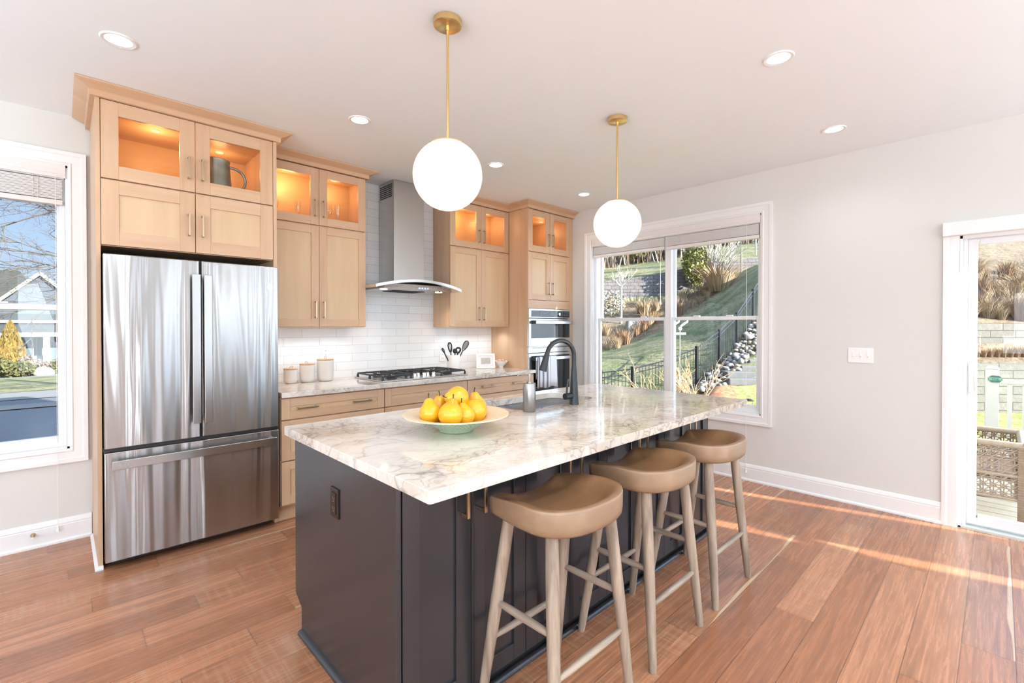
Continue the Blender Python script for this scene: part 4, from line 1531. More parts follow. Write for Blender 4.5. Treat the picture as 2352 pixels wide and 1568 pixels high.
# ------------------------------------------------------------------ recessed ceiling lights
cans = [(0.204, 2.893, 'recessed ceiling light in front of the refrigerator cabinet'),
        (1.418, 2.912, 'recessed ceiling light in front of the cabinet beside the range hood'),
        (2.630, 2.930, 'recessed ceiling light beside the front globe pendant, in front of the hood-side cabinet'),
        (3.863, 2.955, 'recessed ceiling light in front of the tall oven cabinet'),
        (2.615, 0.780, 'large recessed ceiling light above the stools, alone on the open ceiling'),
        (3.829, 0.794, 'recessed ceiling light close to the wall with the light switches')]
for i, (x, y, lab) in enumerate(cans):
    t = thing('recessed_light', (x, y, CZ), lab, 'ceiling light', 'recessed ceiling lights')
    mb = MB()
    mb.lathe((x, y, CZ - 0.006), [(0.053, 0.002), (0.066, 0.0), (0.070, 0.003), (0.071, 0.006)], 36, cap0=False)
    mb.build('trim_ring', M['trim'], t, smooth=True)
    mb = MB()
    mb.lathe((x, y, CZ - 0.005), [(0.0001, 0.0), (0.046, 0.0005), (0.0535, 0.003)], 32, cap1=False)
    mb.build('lens', M['can'], t, smooth=True)
    spot_light('downlight', (0, 0, -0.012), CAN_W, CAN_C, t, 0.06)
# unseen spots added for the stool seats, then downlights carried on behind the camera
for x, y in ((0.75, 0.10), (1.45, 0.10), (2.15, 0.10)): spot_light('downlight', (x, y, CZ - 0.02), 24, (0.95, 0.97, 1.0), None, 0.045)
for x, y in ((0.20, 0.78), (1.41, 0.78), (-1.0, 2.9), (-1.0, 0.78), (0.2, -1.37), (1.41, -1.37), (2.62, -1.37), (3.83, -1.37), (-1.0, -1.37), (-2.4, 0.8), (-2.4, -1.4), (0.2, -3.2), (2.6, -3.2)):
    spot_light('downlight', (x, y, CZ - 0.02), CAN_W, CAN_C, None, 0.06)

# ------------------------------------------------------------------ small things on the back counter


def canister(x, y, r, h, label, lean):
    t = thing('canister', (x, y, 0.914), label, 'canister', 'white canisters on the back counter')
    prof = [(r * 0.72, 0), (r * 0.86, 0.006), (r * 0.96, 0.020), (r, 0.040)]
    nr = 7
    for k in range(nr):
        z = 0.040 + (h - 0.046) * (k + 0.5) / nr
        prof += [(r * 0.992, z - 0.003), (r * 1.004, z)]
    prof += [(r, h - 0.004), (r * 0.98, h)]
    mb = MB()
    mb.lathe((x, y, 0.9145), prof, 40)
    mb.build('jar', M['ceramic'], t, smooth=True, angle=60)
    mb = MB()
    mb.lathe((x, y, 0.9145 + h), [(r * 0.98, 0), (r * 1.01, 0.002), (r * 1.01, 0.010), (r * 0.97, 0.0125), (0.001, 0.013)], 40)
    mb.build('lid', M['lid_wood'], t, smooth=True, angle=40)
    mb = MB()
    zt = 0.9145 + h + 0.012
    pts = []
    for k in range(13):
        a = 2 * math.pi * k / 12
        pts.append((x + 0.010 * math.sin(a) + lean * 0.006 * (1 - math.cos(a)), y, zt + 0.009 - 0.009 * math.cos(a)))
    mb.tube(pts, 0.0016, 6)
    mb.build('lid_loop', M['loop'], t, smooth=True)


canister(1.336, 3.975, 0.052, 0.110, 'smallest white canister, first from the refrigerator on the back counter', 1)
canister(1.467, 3.972, 0.059, 0.142, 'mid-sized white canister between its smaller and taller neighbours', -1)
canister(1.614, 3.964, 0.067, 0.174, 'tallest white canister, below the wall outlet on the tiles', 0)

t = thing('utensil_crock', (2.975, 3.985, 0.914), 'plain white crock holding black cooking utensils beside the cooktop', 'crock')
mb = MB()
kx, ky = 2.978, 3.985
mb.lathe((kx, ky, 0.9145), [(0.062, 0), (0.068, 0.003), (0.0695, 0.02), (0.0695, 0.160), (0.068, 0.163), (0.065, 0.161), (0.065, 0.012), (0.001, 0.010)], 40)
mb.build('crock_body', M['crock'], t, smooth=True, angle=50)


def utensil(name, label, base, tip, head):
    base, tip = Vector(base), Vector(tip)
    dv = (tip - base).normalized()
    side = dv.cross(Vector((0.7, 0.7, 0))).normalized()
    t = thing(name, base, label, name.replace('_', ' '), 'black utensils in the crock')
    mb = MB()
    mb.tube([base, base + dv * (tip - base).length * 0.9, tip], [0.006, 0.0065, 0.006], 10)
    mb.build('shaft', M['black_plastic'], t, smooth=True)
    mb = MB()
    nrm = side.cross(dv)
    head(mb, tip, dv, side, nrm)
    mb.build('head', M['black_plastic'], t, smooth=True, angle=40)


def loop_head(L, w, thick=0.005, slots=0):
    def f(mb, p, dv, side, nrm):
        n = 20
        ring = []
        for k in range(n + 1):
            a = 2 * math.pi * k / n
            ring.append(p + dv * (L / 2 - L / 2 * math.cos(a)) + side * (w / 2 * math.sin(a) * (0.75 + 0.25 * -math.cos(a))))
        mb.tube(ring, thick, 8)
        for s in range(slots):
            o_ = (s + 1) / (slots + 1) - 0.5
            mb.tube([p + dv * L * 0.12 + side * w * 0.75 * o_, p + dv * L * 0.92 + side * w * 0.8 * o_], 0.0028, 6)
    return f


def spoon_head(L, w):
    def f(mb, p, dv, side, nrm):
        rot = Matrix((side, nrm, dv)).transposed()
        mb.ball(p + dv * L / 2, w / 2, 0.010, L / 2, 20, 12, rot=rot)
    return f


utensil('serving_fork', 'black utensil handle leaning out of the crock toward the refrigerator', (kx - 0.03, ky, 0.95), (kx - 0.115, ky + 0.005, 1.105), loop_head(0.05, 0.02, 0.006, 0))
utensil('tongs', 'black looped utensil standing upright in the crock', (kx - 0.012, ky, 0.94), (kx - 0.030, ky + 0.01, 1.105), loop_head(0.10, 0.045, 0.0075, 1))
utensil('spoon', 'black spoon standing in the middle of the crock', (kx + 0.0, ky - 0.02, 0.94), (kx + 0.004, ky - 0.02, 1.09), spoon_head(0.055, 0.05))
utensil('strainer', 'black ring strainer with a round hole standing in the crock', (kx + 0.02, ky, 0.94), (kx + 0.048, ky - 0.01, 1.095), loop_head(0.055, 0.055, 0.010, 0))
utensil('slotted_spatula', 'black slotted spatula leaning out of the crock toward the oven cabinet', (kx + 0.02, ky + 0.01, 0.94), (kx + 0.125, ky + 0.0, 1.118), loop_head(0.115, 0.065, 0.0055, 6))

# photo frame
t = thing('photo_frame', (3.40, 3.90, 0.914), 'small silver photo frame standing on the counter against the oven cabinet', 'photo frame')
fa = Vector((3.268, 3.960, 0))
fb = Vector((3.452, 3.858, 0))
ux = (fb - fa).normalized()
ny = Vector((ux.y, -ux.x, 0))
zt_ = Vector((0, 0, 1)) * 0.985 - ny * 0.17
zt_.normalize()
W_, H_ = (fb - fa).length, 0.165
o0 = fa + Vector((0, 0, 0.9155))


def fp(u, v, d): return o0 + ux * u + zt_ * v + ny * d


def fbox(mb, u0, u1, v0, v1, d0, d1, mi=0):
    mb.rings([[fp(u0, v0, d0), fp(u1, v0, d0), fp(u1, v1, d0), fp(u0, v1, d0)], [fp(u0, v0, d1), fp(u1, v0, d1), fp(u1, v1, d1), fp(u0, v1, d1)]], mi)


mb = MB()
fw = 0.026
fbox(mb, 0, fw, 0, H_, 0, 0.014)
fbox(mb, W_ - fw, W_, 0, H_, 0, 0.014)
fbox(mb, fw, W_ - fw, 0, fw, 0, 0.014)
fbox(mb, fw, W_ - fw, H_ - fw, H_, 0, 0.014)
mb.build('frame_border', plain('silver_leaf', (0.70, 0.66, 0.60), 0.35, metal=0.5), t, bevel=0.002)


def print_mat():
    g = G('faded_print')
    n1 = g.noise(g.coord((9, 9, 20)), 1.0, 4)
    sp = g.n('SeparateXYZ', {0: g.n('TexCoord').outputs['Object']})
    g.bsdf(color=g.mix(n1.outputs[0], (0.26, 0.22, 0.18), (0.62, 0.55, 0.47)), rough=0.12)
    return g.mat


mb = MB()
fbox(mb, fw, W_ - fw, fw, H_ - fw, 0.004, 0.007)
mb.build('mat_board', M['crock'], t)
mb = MB()
fbox(mb, fw + 0.026, W_ - fw - 0.026, fw + 0.022, H_ - fw - 0.022, 0.007, 0.0078)
mb.build('picture', print_mat(), t)
mb = MB()
fbox(mb, W_ * 0.4, W_ * 0.6, 0.0, 0.10, -0.004, 0.0)
mb.build('easel_back', M['dark'], t)

# egg bowl
t = thing('egg_bowl', (3.553, 3.872, 0.914), 'small white footed bowl holding brown eggs beside the photo frame', 'bowl')
ex, ey = 3.548, 3.872
mb = MB()
prof = [(0.028, 0), (0.030, 0.004), (0.028, 0.012), (0.042, 0.026), (0.066, 0.050), (0.086, 0.074), (0.087, 0.077), (0.083, 0.076), (0.062, 0.053), (0.038, 0.030), (0.001, 0.022)]
mb.lathe((ex, ey, 0.9145), prof, 40)
o = mb.build('bowl_body', M['crock'], t, smooth=True, angle=60)
for dx, dy, dz, lab in ((-0.026, -0.02, 0.072, 'brown egg in the small bowl on the photo frame side'), (0.030, -0.006, 0.076, 'brown egg in the small bowl on the oven cabinet side'), (0.0, 0.032, 0.070, 'brown egg in the small bowl at the back')):
    mb = MB()
    mb.ball((ex + dx, ey + dy, 0.9145 + dz), 0.022, 0.022, 0.027, 20, 12, rot=Matrix.Rotation(1.1 + dx * 20, 3, 'X'))
    tag(mb.build('egg', M['egg'], smooth=True), lab, 'egg', 'brown eggs in the small bowl')


def wall_outlet(x, z, label):
    t = thing('outlet', (x, YB - 0.011, z), label, 'outlet')
    y = YB - 0.0105
    MB().box(x - 0.036, x + 0.036, y - 0.006, y, z - 0.058, z + 0.058).build('cover_plate', M['plate'], t, bevel=0.003)
    MB().box(x - 0.0165, x + 0.0165, y - 0.0075, y - 0.005, z - 0.034, z + 0.034).build('receptacle', M['plate'], t, bevel=0.001)
    mb = MB()
    for zc in (z - 0.018, z + 0.020):
        for dx in (-0.006, 0.006): mb.box(x + dx - 0.001, x + dx + 0.001, y - 0.0082, y - 0.0072, zc - 0.005, zc + 0.005)
    mb.build('slots', M['dark'], t)


wall_outlet(1.690, 1.142, 'white electrical outlet on the tiles above the tallest canister')
wall_outlet(2.945, 1.055, 'white electrical outlet on the tiles behind the utensil crock')

# triple light switch on the right wall
t = thing('light_switch', (XR, 0.736, 1.152), 'white three-gang switch plate on the bare wall between window and sliding door', 'light switch')
MB().box(XR - 0.006, XR, 0.656, 0.816, 1.095, 1.210).build('cover_plate', M['plate'], t, bevel=0.003)
for dy in (-0.046, 0.0, 0.046):
    mb = MB()
    mb.obox((XR - 0.010, 0.736 + dy, 1.153), (0.006, 0, -0.003), (0, 0.0045, 0), (0.002, 0, 0.010))
    mb.build('toggle', M['plate'], t, bevel=0.001)
mb = MB()
for dy in (-0.046, 0.0, 0.046):
    for zz in (1.122, 1.183): mb.cyl((XR - 0.0068, 0.736 + dy, zz), (XR - 0.0058, 0.736 + dy, zz), 0.003, n=10)
mb.build('screw', M['knob_steel'], t)

# door stop on the back-wall skirting
t = thing('door_stop', (-0.134, YB - 0.03, 0.083), 'small bronze door stop on the skirting under the window by the refrigerator', 'door stop')
mb = MB()
mb.tube([(-0.134, YB - 0.015, 0.083), (-0.134, YB - 0.020, 0.083)], [0.013, 0.012], 16)
mb.tube([(-0.134, YB - 0.018, 0.083), (-0.134, YB - 0.075, 0.080)], [0.0055, 0.0055], 12)
mb.build('spring', M['bronze'], t, smooth=True, angle=50)
mb = MB()
mb.tube([(-0.134, YB - 0.073, 0.080), (-0.134, YB - 0.092, 0.079)], [0.009, 0.0095], 14)
mb.build('tip', M['plate'], t, smooth=True, angle=50)


# raised blinds
def blind(axis, face, a0, a1, zv0, zv1, zs0, cord_a, cord_z, label, ladders):
    """raised slat blind; face = wall face, depth outward positive"""
    sgn = 1

    def pt(a, d, z): return (a, face + d, z) if axis == 'y' else (face + d, a, z)

    def bx(mb, p, q, d0, d1, za, zb):
        A, B = pt(p, d0, za), pt(q, d1, zb)
        mb.box(A[0], B[0], A[1], B[1], za, zb)
    c = pt((a0 + a1) / 2, 0, zs0)
    t = thing('window_blind', c, label, 'blind', 'raised white window blinds')
    mb = MB()
    prof = [(0, zv0), (-0.012, zv0), (-0.016, zv0 + 0.018), (-0.010, zv0 + 0.026), (-0.018, zv0 + 0.052), (-0.022, zv1 - 0.006), (-0.022, zv1), (0, zv1)]
    mb.rings([[pt(a, d, z) for d, z in prof] for a in (a0 - 0.004, a1 + 0.004)])
    mb.build('valance', M['blind'], t, bevel=0.001)
    mb = MB()
    bx(mb, a0 + 0.004, a1 - 0.004, 0.004, 0.054, zv0 - 0.004, zv1 - 0.01)
    mb.build('head_rail', M['plate'], t)
    n = 16
    mb = MB()
    z = zs0 + 0.036
    step = (zv0 - 0.010 - z) / n
    for k in range(n):
        bx(mb, a0 + 0.012, a1 - 0.012, 0.002 + 0.002 * (k % 2), 0.052, z + k * step, z + k * step + step * 0.72)
    mb.build('slats', M['blind'], t)
    mb = MB()
    bx(mb, a0 + 0.010, a1 - 0.010, 0.0, 0.054, zs0, zs0 + 0.030)
    mb.build('bottom_rail', M['blind'], t, bevel=0.003)
    for a in ladders:
        mb = MB()
        bx(mb, a - 0.012, a - 0.0105, -0.0015, 0.0015, zs0 + 0.02, zv0)
        bx(mb, a + 0.0105, a + 0.012, -0.0015, 0.0015, zs0 + 0.02, zv0)
        for k in range(7):
            zz = zs0 + 0.04 + k * 0.014
            A, B = pt(a - 0.011, -0.003, zz), pt(a + 0.011, -0.003 - 0.003 * (k % 2), zz + 0.010 * (1 if k % 2 else -1))
            mb.tube([A, B], 0.0013, 5)
        mb.build('ladder_cord', M['blind'], t)
    for ca, cz in zip(cord_a, cord_z):
        mb = MB()
        mb.tube([pt(ca, -0.034, zv0 + 0.01), pt(ca, -0.036, cz + 0.03)], 0.0016, 6)
        mb.build('pull_cord', M['plate'], t)
        mb = MB()
        mb.tube([pt(ca, -0.036, cz + 0.034), pt(ca, -0.036, cz + 0.022), pt(ca, -0.036, cz)], [0.0035, 0.006, 0.009], 12)
        mb.build('cord_tassel', M['plate'], t, smooth=True, angle=50)
    return t


blind('y', YB, W1[0] + 0.014, W1[1] - 0.014, 2.318, 2.398, 2.148, [-0.022], [0.080], 'raised white blind on the window beside the refrigerator', [-0.11, -0.75])
blind('x', XR, W2[0] + 0.014, 2.352, 2.288, 2.362, 2.152, [1.556], [0.078], 'raised white blind on the double window, half next to the bare wall', [1.72, 2.20])
blind('x', XR, 2.358, W2[1] - 0.014, 2.288, 2.362, 2.160, [2.385, 3.235], [1.60, 1.56], 'raised white blind on the double window, half next to the oven cabinet', [2.52, 3.10])
# ------------------------------------------------------------------ things behind the cabinet glass
t = thing('pitcher', (0.735, 3.79, 2.223), 'dented pewter pitcher with a curved handle behind the glass door above the refrigerator', 'pitcher')
px, py, pz = 0.758, 3.655, 2.2235
mb = MB()
mb.lathe((px, py, pz), [(r_ * 1.20, z_ * 1.33) for r_, z_ in [(0.078, 0), (0.082, 0.004), (0.078, 0.03), (0.070, 0.12), (0.064, 0.185), (0.068, 0.197), (0.066, 0.199), (0.060, 0.19), (0.064, 0.12), (0.070, 0.02), (0.001, 0.01)]], 36)
mb.build('vessel', M['pewter'], t, smooth=True, angle=50)
mb = MB()
pts = []
for k in range(13):
    a = math.radians(100 - 200 * k / 12)
    pts.append((px + 0.072 + 0.098 * max(0, math.cos(a)) ** 0.8 + (0.016 if k == 12 else 0), py - 0.02, pz + 0.150 + 0.080 * math.sin(a)))
mb.tube(pts, 0.0085, 10)
mb.build('handle', M['pewter'], t, smooth=True)


def glassware(name, c, prof, label, cat, group, rot=None):
    mb = MB()
    mb.lathe(c, prof, 28, rot=rot)
    return tag(mb.build(name, M['drink_glass'], smooth=True, angle=60), label, cat, group)


WINE = [(0.032, 0), (0.030, 0.002), (0.006, 0.006), (0.004, 0.02), (0.004, 0.085), (0.012, 0.095), (0.030, 0.115), (0.037, 0.145), (0.031, 0.195), (0.029, 0.195), (0.035, 0.145), (0.028, 0.117), (0.010, 0.098), (0.0008, 0.096)]
FLUTE = [(0.030, 0), (0.028, 0.002), (0.005, 0.006), (0.004, 0.075), (0.010, 0.085), (0.022, 0.13), (0.024, 0.205), (0.022, 0.205), (0.020, 0.13), (0.0008, 0.088)]
VASE = [(0.030, 0), (0.034, 0.003), (0.026, 0.05), (0.036, 0.12), (0.055, 0.20), (0.053, 0.20), (0.033, 0.12), (0.022, 0.05), (0.0008, 0.01)]
G1 = 'glasses in the cabinet beside the hood'
glassware('wine_glass', (1.625, 3.93, 2.2055), WINE, 'stemmed glass beside the handle side behind the glass door next to the hood', 'glass', G1)
glassware('champagne_flute', (1.715, 3.95, 2.2055), FLUTE, 'tall slim stemmed glass behind the glass door next to the hood', 'glass', G1)
glassware('wine_glass', (1.215, 3.98, 2.2055), WINE, 'stemmed glass behind the glass door next to the refrigerator cabinet, lit by a lamp', 'glass', G1)
glassware('champagne_flute', (1.415, 4.02, 2.2055), FLUTE, 'slim stemmed glass standing alone behind the lit glass door next to the refrigerator cabinet', 'glass', G1)
glassware('wine_glass', (3.335, 3.96, 2.2055), WINE, 'stemmed glass behind the glass door next to the oven cabinet', 'glass', 'glasses in the cabinet beside the oven')
glassware('glass_vase', (3.78, 3.72, 2.2035), VASE, 'flared clear glass vase behind the glass door above the oven', 'vase', 'glasses above the oven')

# ------------------------------------------------------------------ outdoors: ground fan beyond the right wall
FH = Vector((math.sin(YAW), math.cos(YAW), 0))
RH = Vector((math.cos(YAW), -math.sin(YAW), 0))


def zy(y, F): return EYE.z - (y - 750.5) * F / FPX


ROWS = [4, 9, 11.5, 13, 14.5, 16.5, 19, 22, 27.8, 28.1, 36, 60]
ZT = {1300: [-.9, -.9, -.93, -.93, -.80, 842, 824, 810, 702, 655, 628, 560],
      1390: [-.9, -.9, -.93, -.93, -.75, 835, 816, 803, 696, 648, 620, 555],
      1453: [-.9, -.9, -.93, -.92, -.65, 826, 803, 786, 692, 640, 612, 550],
      1525: [-.9, -.9, -.90, -.75, -.45, 806, 782, 757, 690, 628, 602, 545],
      1600: [-.9, -.9, -.80, -.60, 870, 790, 765, 735, 670, 613, 585, 535],
      1652: [-.9, -.9, -.70, 892, 850, 775, 742, 705, 645, 604, 572, 525],
      1692: [-.9, -.9, -.62, 890, 830, 750, 715, 665, 630, 600, 566, 520],
      1743: [-.9, -.9, -.60, 886, 815, 722, 680, 625, 605, 592, 560, 510],
      1850: [-.9, -.9, -.60, 885, 800, 705, 655, 600, 590, 580, 540, 500]}
COLS = {}
for k_, r_ in ZT.items():
    COLS[k_] = ([float(q) for q in ROWS], [(v if v < 100 else zy(v, F)) for v, F in zip(r_, ROWS)])
F2 = [4, 12.4, 12.6, 13.8, 14.0, 16.5, 19, 22, 28, 36, 60]
Z2 = [-.9, -.9, 838, 803, 747, 690, 640, 600, 540, 500, 440]
for k_ in (2150, 2300, 2500):
    COLS[k_] = ([float(q) for q in F2], [(v if v < 100 else zy(v, F)) for v, F in zip(Z2, F2)])
CK = sorted(COLS)


def ground_z(pxc, F):
    pxc = max(CK[0], min(CK[-1], pxc))
    for a, b in zip(CK, CK[1:]):
        if pxc <= b:
            u = (pxc - a) / (b - a)
            return (1 - u) * float(np.interp(F, *COLS[a])) + u * float(np.interp(F, *COLS[b]))


def spot(pxc, F, dz=0.0):
    """point on the ground, given by bearing and distance"""
    L = (pxc - 1176) / FPX * F
    p = FH * F + RH * L
    return Vector((p.x, p.y, ground_z(pxc, F) + dz))


def land_mat(name, c1, c2, c3, scale=1.2, sun_dead=(0.42, 0.34, 0.18)):
    g = G(name)
    a = g.noise(g.coord(), scale, 5, 0.65)
    b = g.noise(g.coord(), 9.0, 6, 0.8)
    c = g.mix(g.ramp(a.outputs[0], [(0.42, 0.0), (0.58, 1.0)]), c1, c2)
    c = g.mix(g.ramp(b.outputs[0], [(0.40, 0.85), (0.56, 0.0)]), c, c3)
    g.bsdf(color=c, rough=1.0, spec=0.1, normal=g.bump(b.outputs[0], 0.6, 0.05))
    return g.mat


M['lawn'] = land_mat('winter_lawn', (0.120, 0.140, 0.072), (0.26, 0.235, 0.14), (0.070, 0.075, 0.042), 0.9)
M['sunny'] = land_mat('sunny_lawn', (0.25, 0.26, 0.085), (0.36, 0.33, 0.14), (0.13, 0.15, 0.05), 0.9)  # same lawn, sunlight on the flat part put into a brighter colour
M['bed'] = land_mat('planting_bed_soil', (0.16, 0.12, 0.08), (0.24, 0.185, 0.125), (0.085, 0.06, 0.04), 2.0)
M['mulch'] = land_mat('red_mulch', (0.30, 0.15, 0.08), (0.38, 0.22, 0.12), (0.18, 0.075, 0.035), 5)
us = sorted(set(list(range(1240, 1900, 12)) + list(range(1900, 2520, 20))))
fs = sorted(set([4.9, 6, 7.5, 9, 10.2, 11.5, 12.2, 12.4, 12.6, 13, 13.4, 13.8, 14.0, 14.5, 15, 15.7, 16.5, 17.3, 18.2, 19, 20, 21, 22, 23.5, 25, 26.5, 27.8, 28.1, 30, 33, 36, 42, 50, 60]))
mb = MB()
grid = []
for F in fs:
    grid.append([mb.bm.verts.new(spot(u, F)) for u in us])
for j in range(len(fs) - 1):
    for i in range(len(us) - 1):
        f = mb.bm.faces.new((grid[j][i], grid[j][i + 1], grid[j + 1][i + 1], grid[j + 1][i]))
        um, Fm = (us[i] + us[i + 1]) / 2, (fs[j] + fs[j + 1]) / 2
        bed = False
        if um < 1900:
            lim = float(np.interp(um, [1300, 1525, 1600, 1650, 1700], [20.5, 22, 23.5, 25.5, 28]))
            bed = lim < Fm < 27.9 and um < 1700
        elif Fm > 12.5: bed = True
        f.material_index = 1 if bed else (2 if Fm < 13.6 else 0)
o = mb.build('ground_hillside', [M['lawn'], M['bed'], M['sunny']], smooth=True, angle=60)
structure(o)


# dry-laid block retaining walls
def block_wall(name, bearings, F, thick, course, length, label, c1, c2, rough_bump=0.8, top_extra=0.0):
    g = G(name)
    uv = g.n('UVMap')
    bt = g.n('TexBrick', {'Vector': uv.outputs[0], 'Color1': c1, 'Color2': c2, 'Mortar': tuple(c * 0.25 for c in c1), 'Scale': 1.0, 'Mortar Size': course * 0.06,
                          'Mortar Smooth': 0.3, 'Brick Width': length, 'Row Height': course})
    nz = g.noise(g.coord(), 9.0, 5, 0.7)
    g.bsdf(color=g.mix(g.ramp(nz.outputs[0], [(0.35, 0.5), (0.6, 0.0)]), bt.outputs['Color'], tuple(c * 0.5 for c in c1)), rough=0.95,
           normal=g.bump(g.m('ADD', nz.outputs[0], g.m('MULTIPLY', bt.outputs['Fac'], -1.2)), rough_bump, 0.05))
    mb = MB()
    uvl = mb.bm.loops.layers.uv.new('UVMap')
    secs = []
    run = 0.0
    prev = None
    for u in bearings:
        L = (u - 1176) / FPX
        b0 = FH * F + RH * L * F
        b1 = FH * (F + thick) + RH * L * (F + thick)
        z0 = ground_z(u, F - 0.1) - 0.35
        z1 = ground_z(u, F + 0.25) + 0.02 + top_extra
        if prev is not None: run += (b0 - prev).length
        prev = b0
        secs.append((b0, b1, z0, z1, run))
    for (a0, a1, az0, az1, ar), (b0, b1, bz0, bz1, br) in zip(secs, secs[1:]):
        f = mb.face([(a0.x, a0.y, az0), (b0.x, b0.y, bz0), (b0.x, b0.y, bz1), (a0.x, a0.y, az1)])
        for lp, (s, z) in zip(f.loops, ((ar, az0), (br, bz0), (br, bz1), (ar, az1))): lp[uvl].uv = (s, z)
        f = mb.face([(a0.x, a0.y, az1), (b0.x, b0.y, bz1), (b1.x, b1.y, bz1), (a1.x, a1.y, az1)])
        for lp, (s, z) in zip(f.loops, ((ar, 0), (br, 0), (br, 0.3), (ar, 0.3))): lp[uvl].uv = (s, z + 0.11)
        mb.quad([(a1.x, a1.y, az1), (b1.x, b1.y, bz1), (b1.x, b1.y, bz0), (a1.x, a1.y, az0)])
    o = mb.build('retaining_wall', g.mat)
    tag(o, label, 'retaining wall')
    return o


block_wall('grey_wall_block', list(range(1240, 1790, 14)), 27.85, 0.35, 0.20, 0.45, 'grey block retaining wall on the slope behind the black fence', (0.17, 0.15, 0.145), (0.12, 0.108, 0.105))
block_wall('tan_wall_block_low', list(range(2100, 2520, 20)), 12.4, 0.35, 0.21, 0.75, 'lower tan block retaining wall behind the white deck post', (0.15, 0.145, 0.115), (0.12, 0.115, 0.092), 0.3)
block_wall('tan_wall_block_high', list(range(2100, 2520, 20)), 13.85, 0.35, 0.21, 0.75, 'upper tan block retaining wall below the dry grass seen through the sliding door', (0.15, 0.14, 0.11), (0.12, 0.112, 0.09), 0.3)

# black picket fence climbing the slope
FENCE = [(1300, 12.6), (1380, 12.9), (1453, 13.2), (1528, 13.6), (1600, 14.0), (1652, 14.7), (1692, 15.4), (1729, 16.2), (1765, 17.0)]
FTOP = {1300: 862, 1380: 856, 1453: 847, 1528: 828, 1600: 800, 1652: 761, 1692: 722, 1729: 668, 1765: 612}
t = thing('picket_fence', spot(1600, 14.0), 'black metal picket fence climbing the grassy slope outside the double window', 'fence')
tops, bots = [], []
for u, F in FENCE:
    p = spot(u, F)
    top = zy(FTOP[u], F)
    tops.append(Vector((p.x, p.y, top)))
    bots.append(Vector((p.x, p.y, min(p.z - 0.05, top - 1.15))))
for a, b_ in zip(tops, bots):
    mb = MB()
    mb.box(a.x - 0.035, a.x + 0.035, a.y - 0.035, a.y + 0.035, b_.z, a.z + 0.05)
    mb.box(a.x - 0.04, a.x + 0.04, a.y - 0.04, a.y + 0.04, a.z + 0.05, a.z + 0.065)
    mb.build('fence_post', M['matte_black'], t)
for i in range(len(tops) - 1):
    mb = MB()
    a, b_ = tops[i], tops[i + 1]
    c, d = bots[i], bots[i + 1]
    for q, hz in ((0.0, 0.02), (0.12, 0.015), (0.92, 0.015)):
        p0, p1 = a.lerp(c, q), b_.lerp(d, q)
        mb.tube([p0, p1], hz, 4)
    n = max(8, int((a.xy - b_.xy).length / 0.105))
    for k in range(1, n):
        u = k / n
        mb.tube([a.lerp(b_, u), c.lerp(d, u)], 0.010, 4)
    mb.build('picket_panel', M['matte_black'], t)

# river stones and stone steps on the near bank
rng = random.Random(3)
stone_mats = [plain('river_stone_%s' % k, c, 0.85, vary=0.25, scale=9) for k, c in (('pale', (0.27, 0.245, 0.22)), ('grey', (0.16, 0.155, 0.15)), ('buff', (0.24, 0.195, 0.145)))]
stone_mesh = []
for k in range(6):
    mb = MB()
    mb.ball((0, 0, 0), 1.0, 1.0, 1.0, 10, 7)
    sx, sy, sz = rng.uniform(0.8, 1.2), rng.uniform(0.6, 0.9), rng.uniform(0.45, 0.7)
    for v in mb.bm.verts:
        q = 1 + 0.16 * math.sin(v.co.x * 2.3 + k) * math.cos(v.co.y * 2.9 + k * 2) + 0.08 * math.sin(v.co.z * 5 + k)
        v.co = Vector((v.co.x * sx * q, v.co.y * sy * q, v.co.z * sz * q))
    o = mb.build('river_stone', stone_mats[k % 3], smooth=True, angle=90)
    stone_mesh.append(o.data)
    bpy.data.objects.remove(o, do_unlink=True)
placed = []
tries = 0
while len(placed) < 240 and tries < 9000:
    tries += 1
    v = rng.uniform(0, 1)
    F = 13.0 + 3.2 * v
    fx_ = float(np.interp(F, [12.9, 14.0, 14.7, 15.4, 16.2], [1598, 1602, 1652, 1692, 1722])) + 10
    rx = float(np.interp(F, [12.9, 13.4, 13.75, 13.8, 14.15, 14.2, 14.45, 14.5, 16.4], [1668, 1664, 1664, 1696, 1698, 1714, 1716, 1768, 1770]))
    if rx <= fx_: continue
    u = rng.uniform(fx_, rx)
    s = rng.uniform(0.075, 0.135) * (1.0 if rng.random() < 0.85 else 1.4)
    p = spot(u, F)
    if any((p - q).length < (s + r) * 0.72 for q, r in placed): continue
    placed.append((p, s))
for p, s in placed:
    o = bpy.data.objects.new('river_stone', rng.choice(stone_mesh))
    o.location = p + Vector((0, 0, s * 0.25))
    o.scale = (s, s, s)
    o.rotation_euler = (rng.uniform(-.3, .3), rng.uniform(-.3, .3), rng.uniform(0, 6.3))
    COL.objects.link(o)
    tag(o, 'pale rounded river stone in the bank between the fence and the stone steps', 'stone', 'river stones beside the fence')
step_mat = plain('grey_step_stone', (0.095, 0.093, 0.090), 0.9, vary=0.3, scale=6)
for k, (u0, F, lab) in enumerate(((1676, 13.05, 'lowest grey stone step, rising from the grass'), (1671, 13.42, 'second grey stone step from the grass'), (1704, 13.80, 'third grey stone step from the grass'), (1722, 14.18, 'topmost grey stone step beside the river stones'))):
    yt = (870, 854.5, 841, 827)[k]
    zt0 = zy(yt, F)
    p = FH * F + RH * ((u0 - 1176) / FPX * F)
    q = FH * F + RH * ((1800 - 1176) / FPX * F)
    mb = MB()
    mid = (p + q) / 2 + FH * 0.25
    mb.obox((mid.x, mid.y, zt0 - 0.10), (q - p) / 2, FH * 0.25, Vector((0, 0, 0.10)))
    tag(mb.build('stone_step', step_mat, bevel=0.03, seg=2), lab, 'step', 'stone steps up the bank')

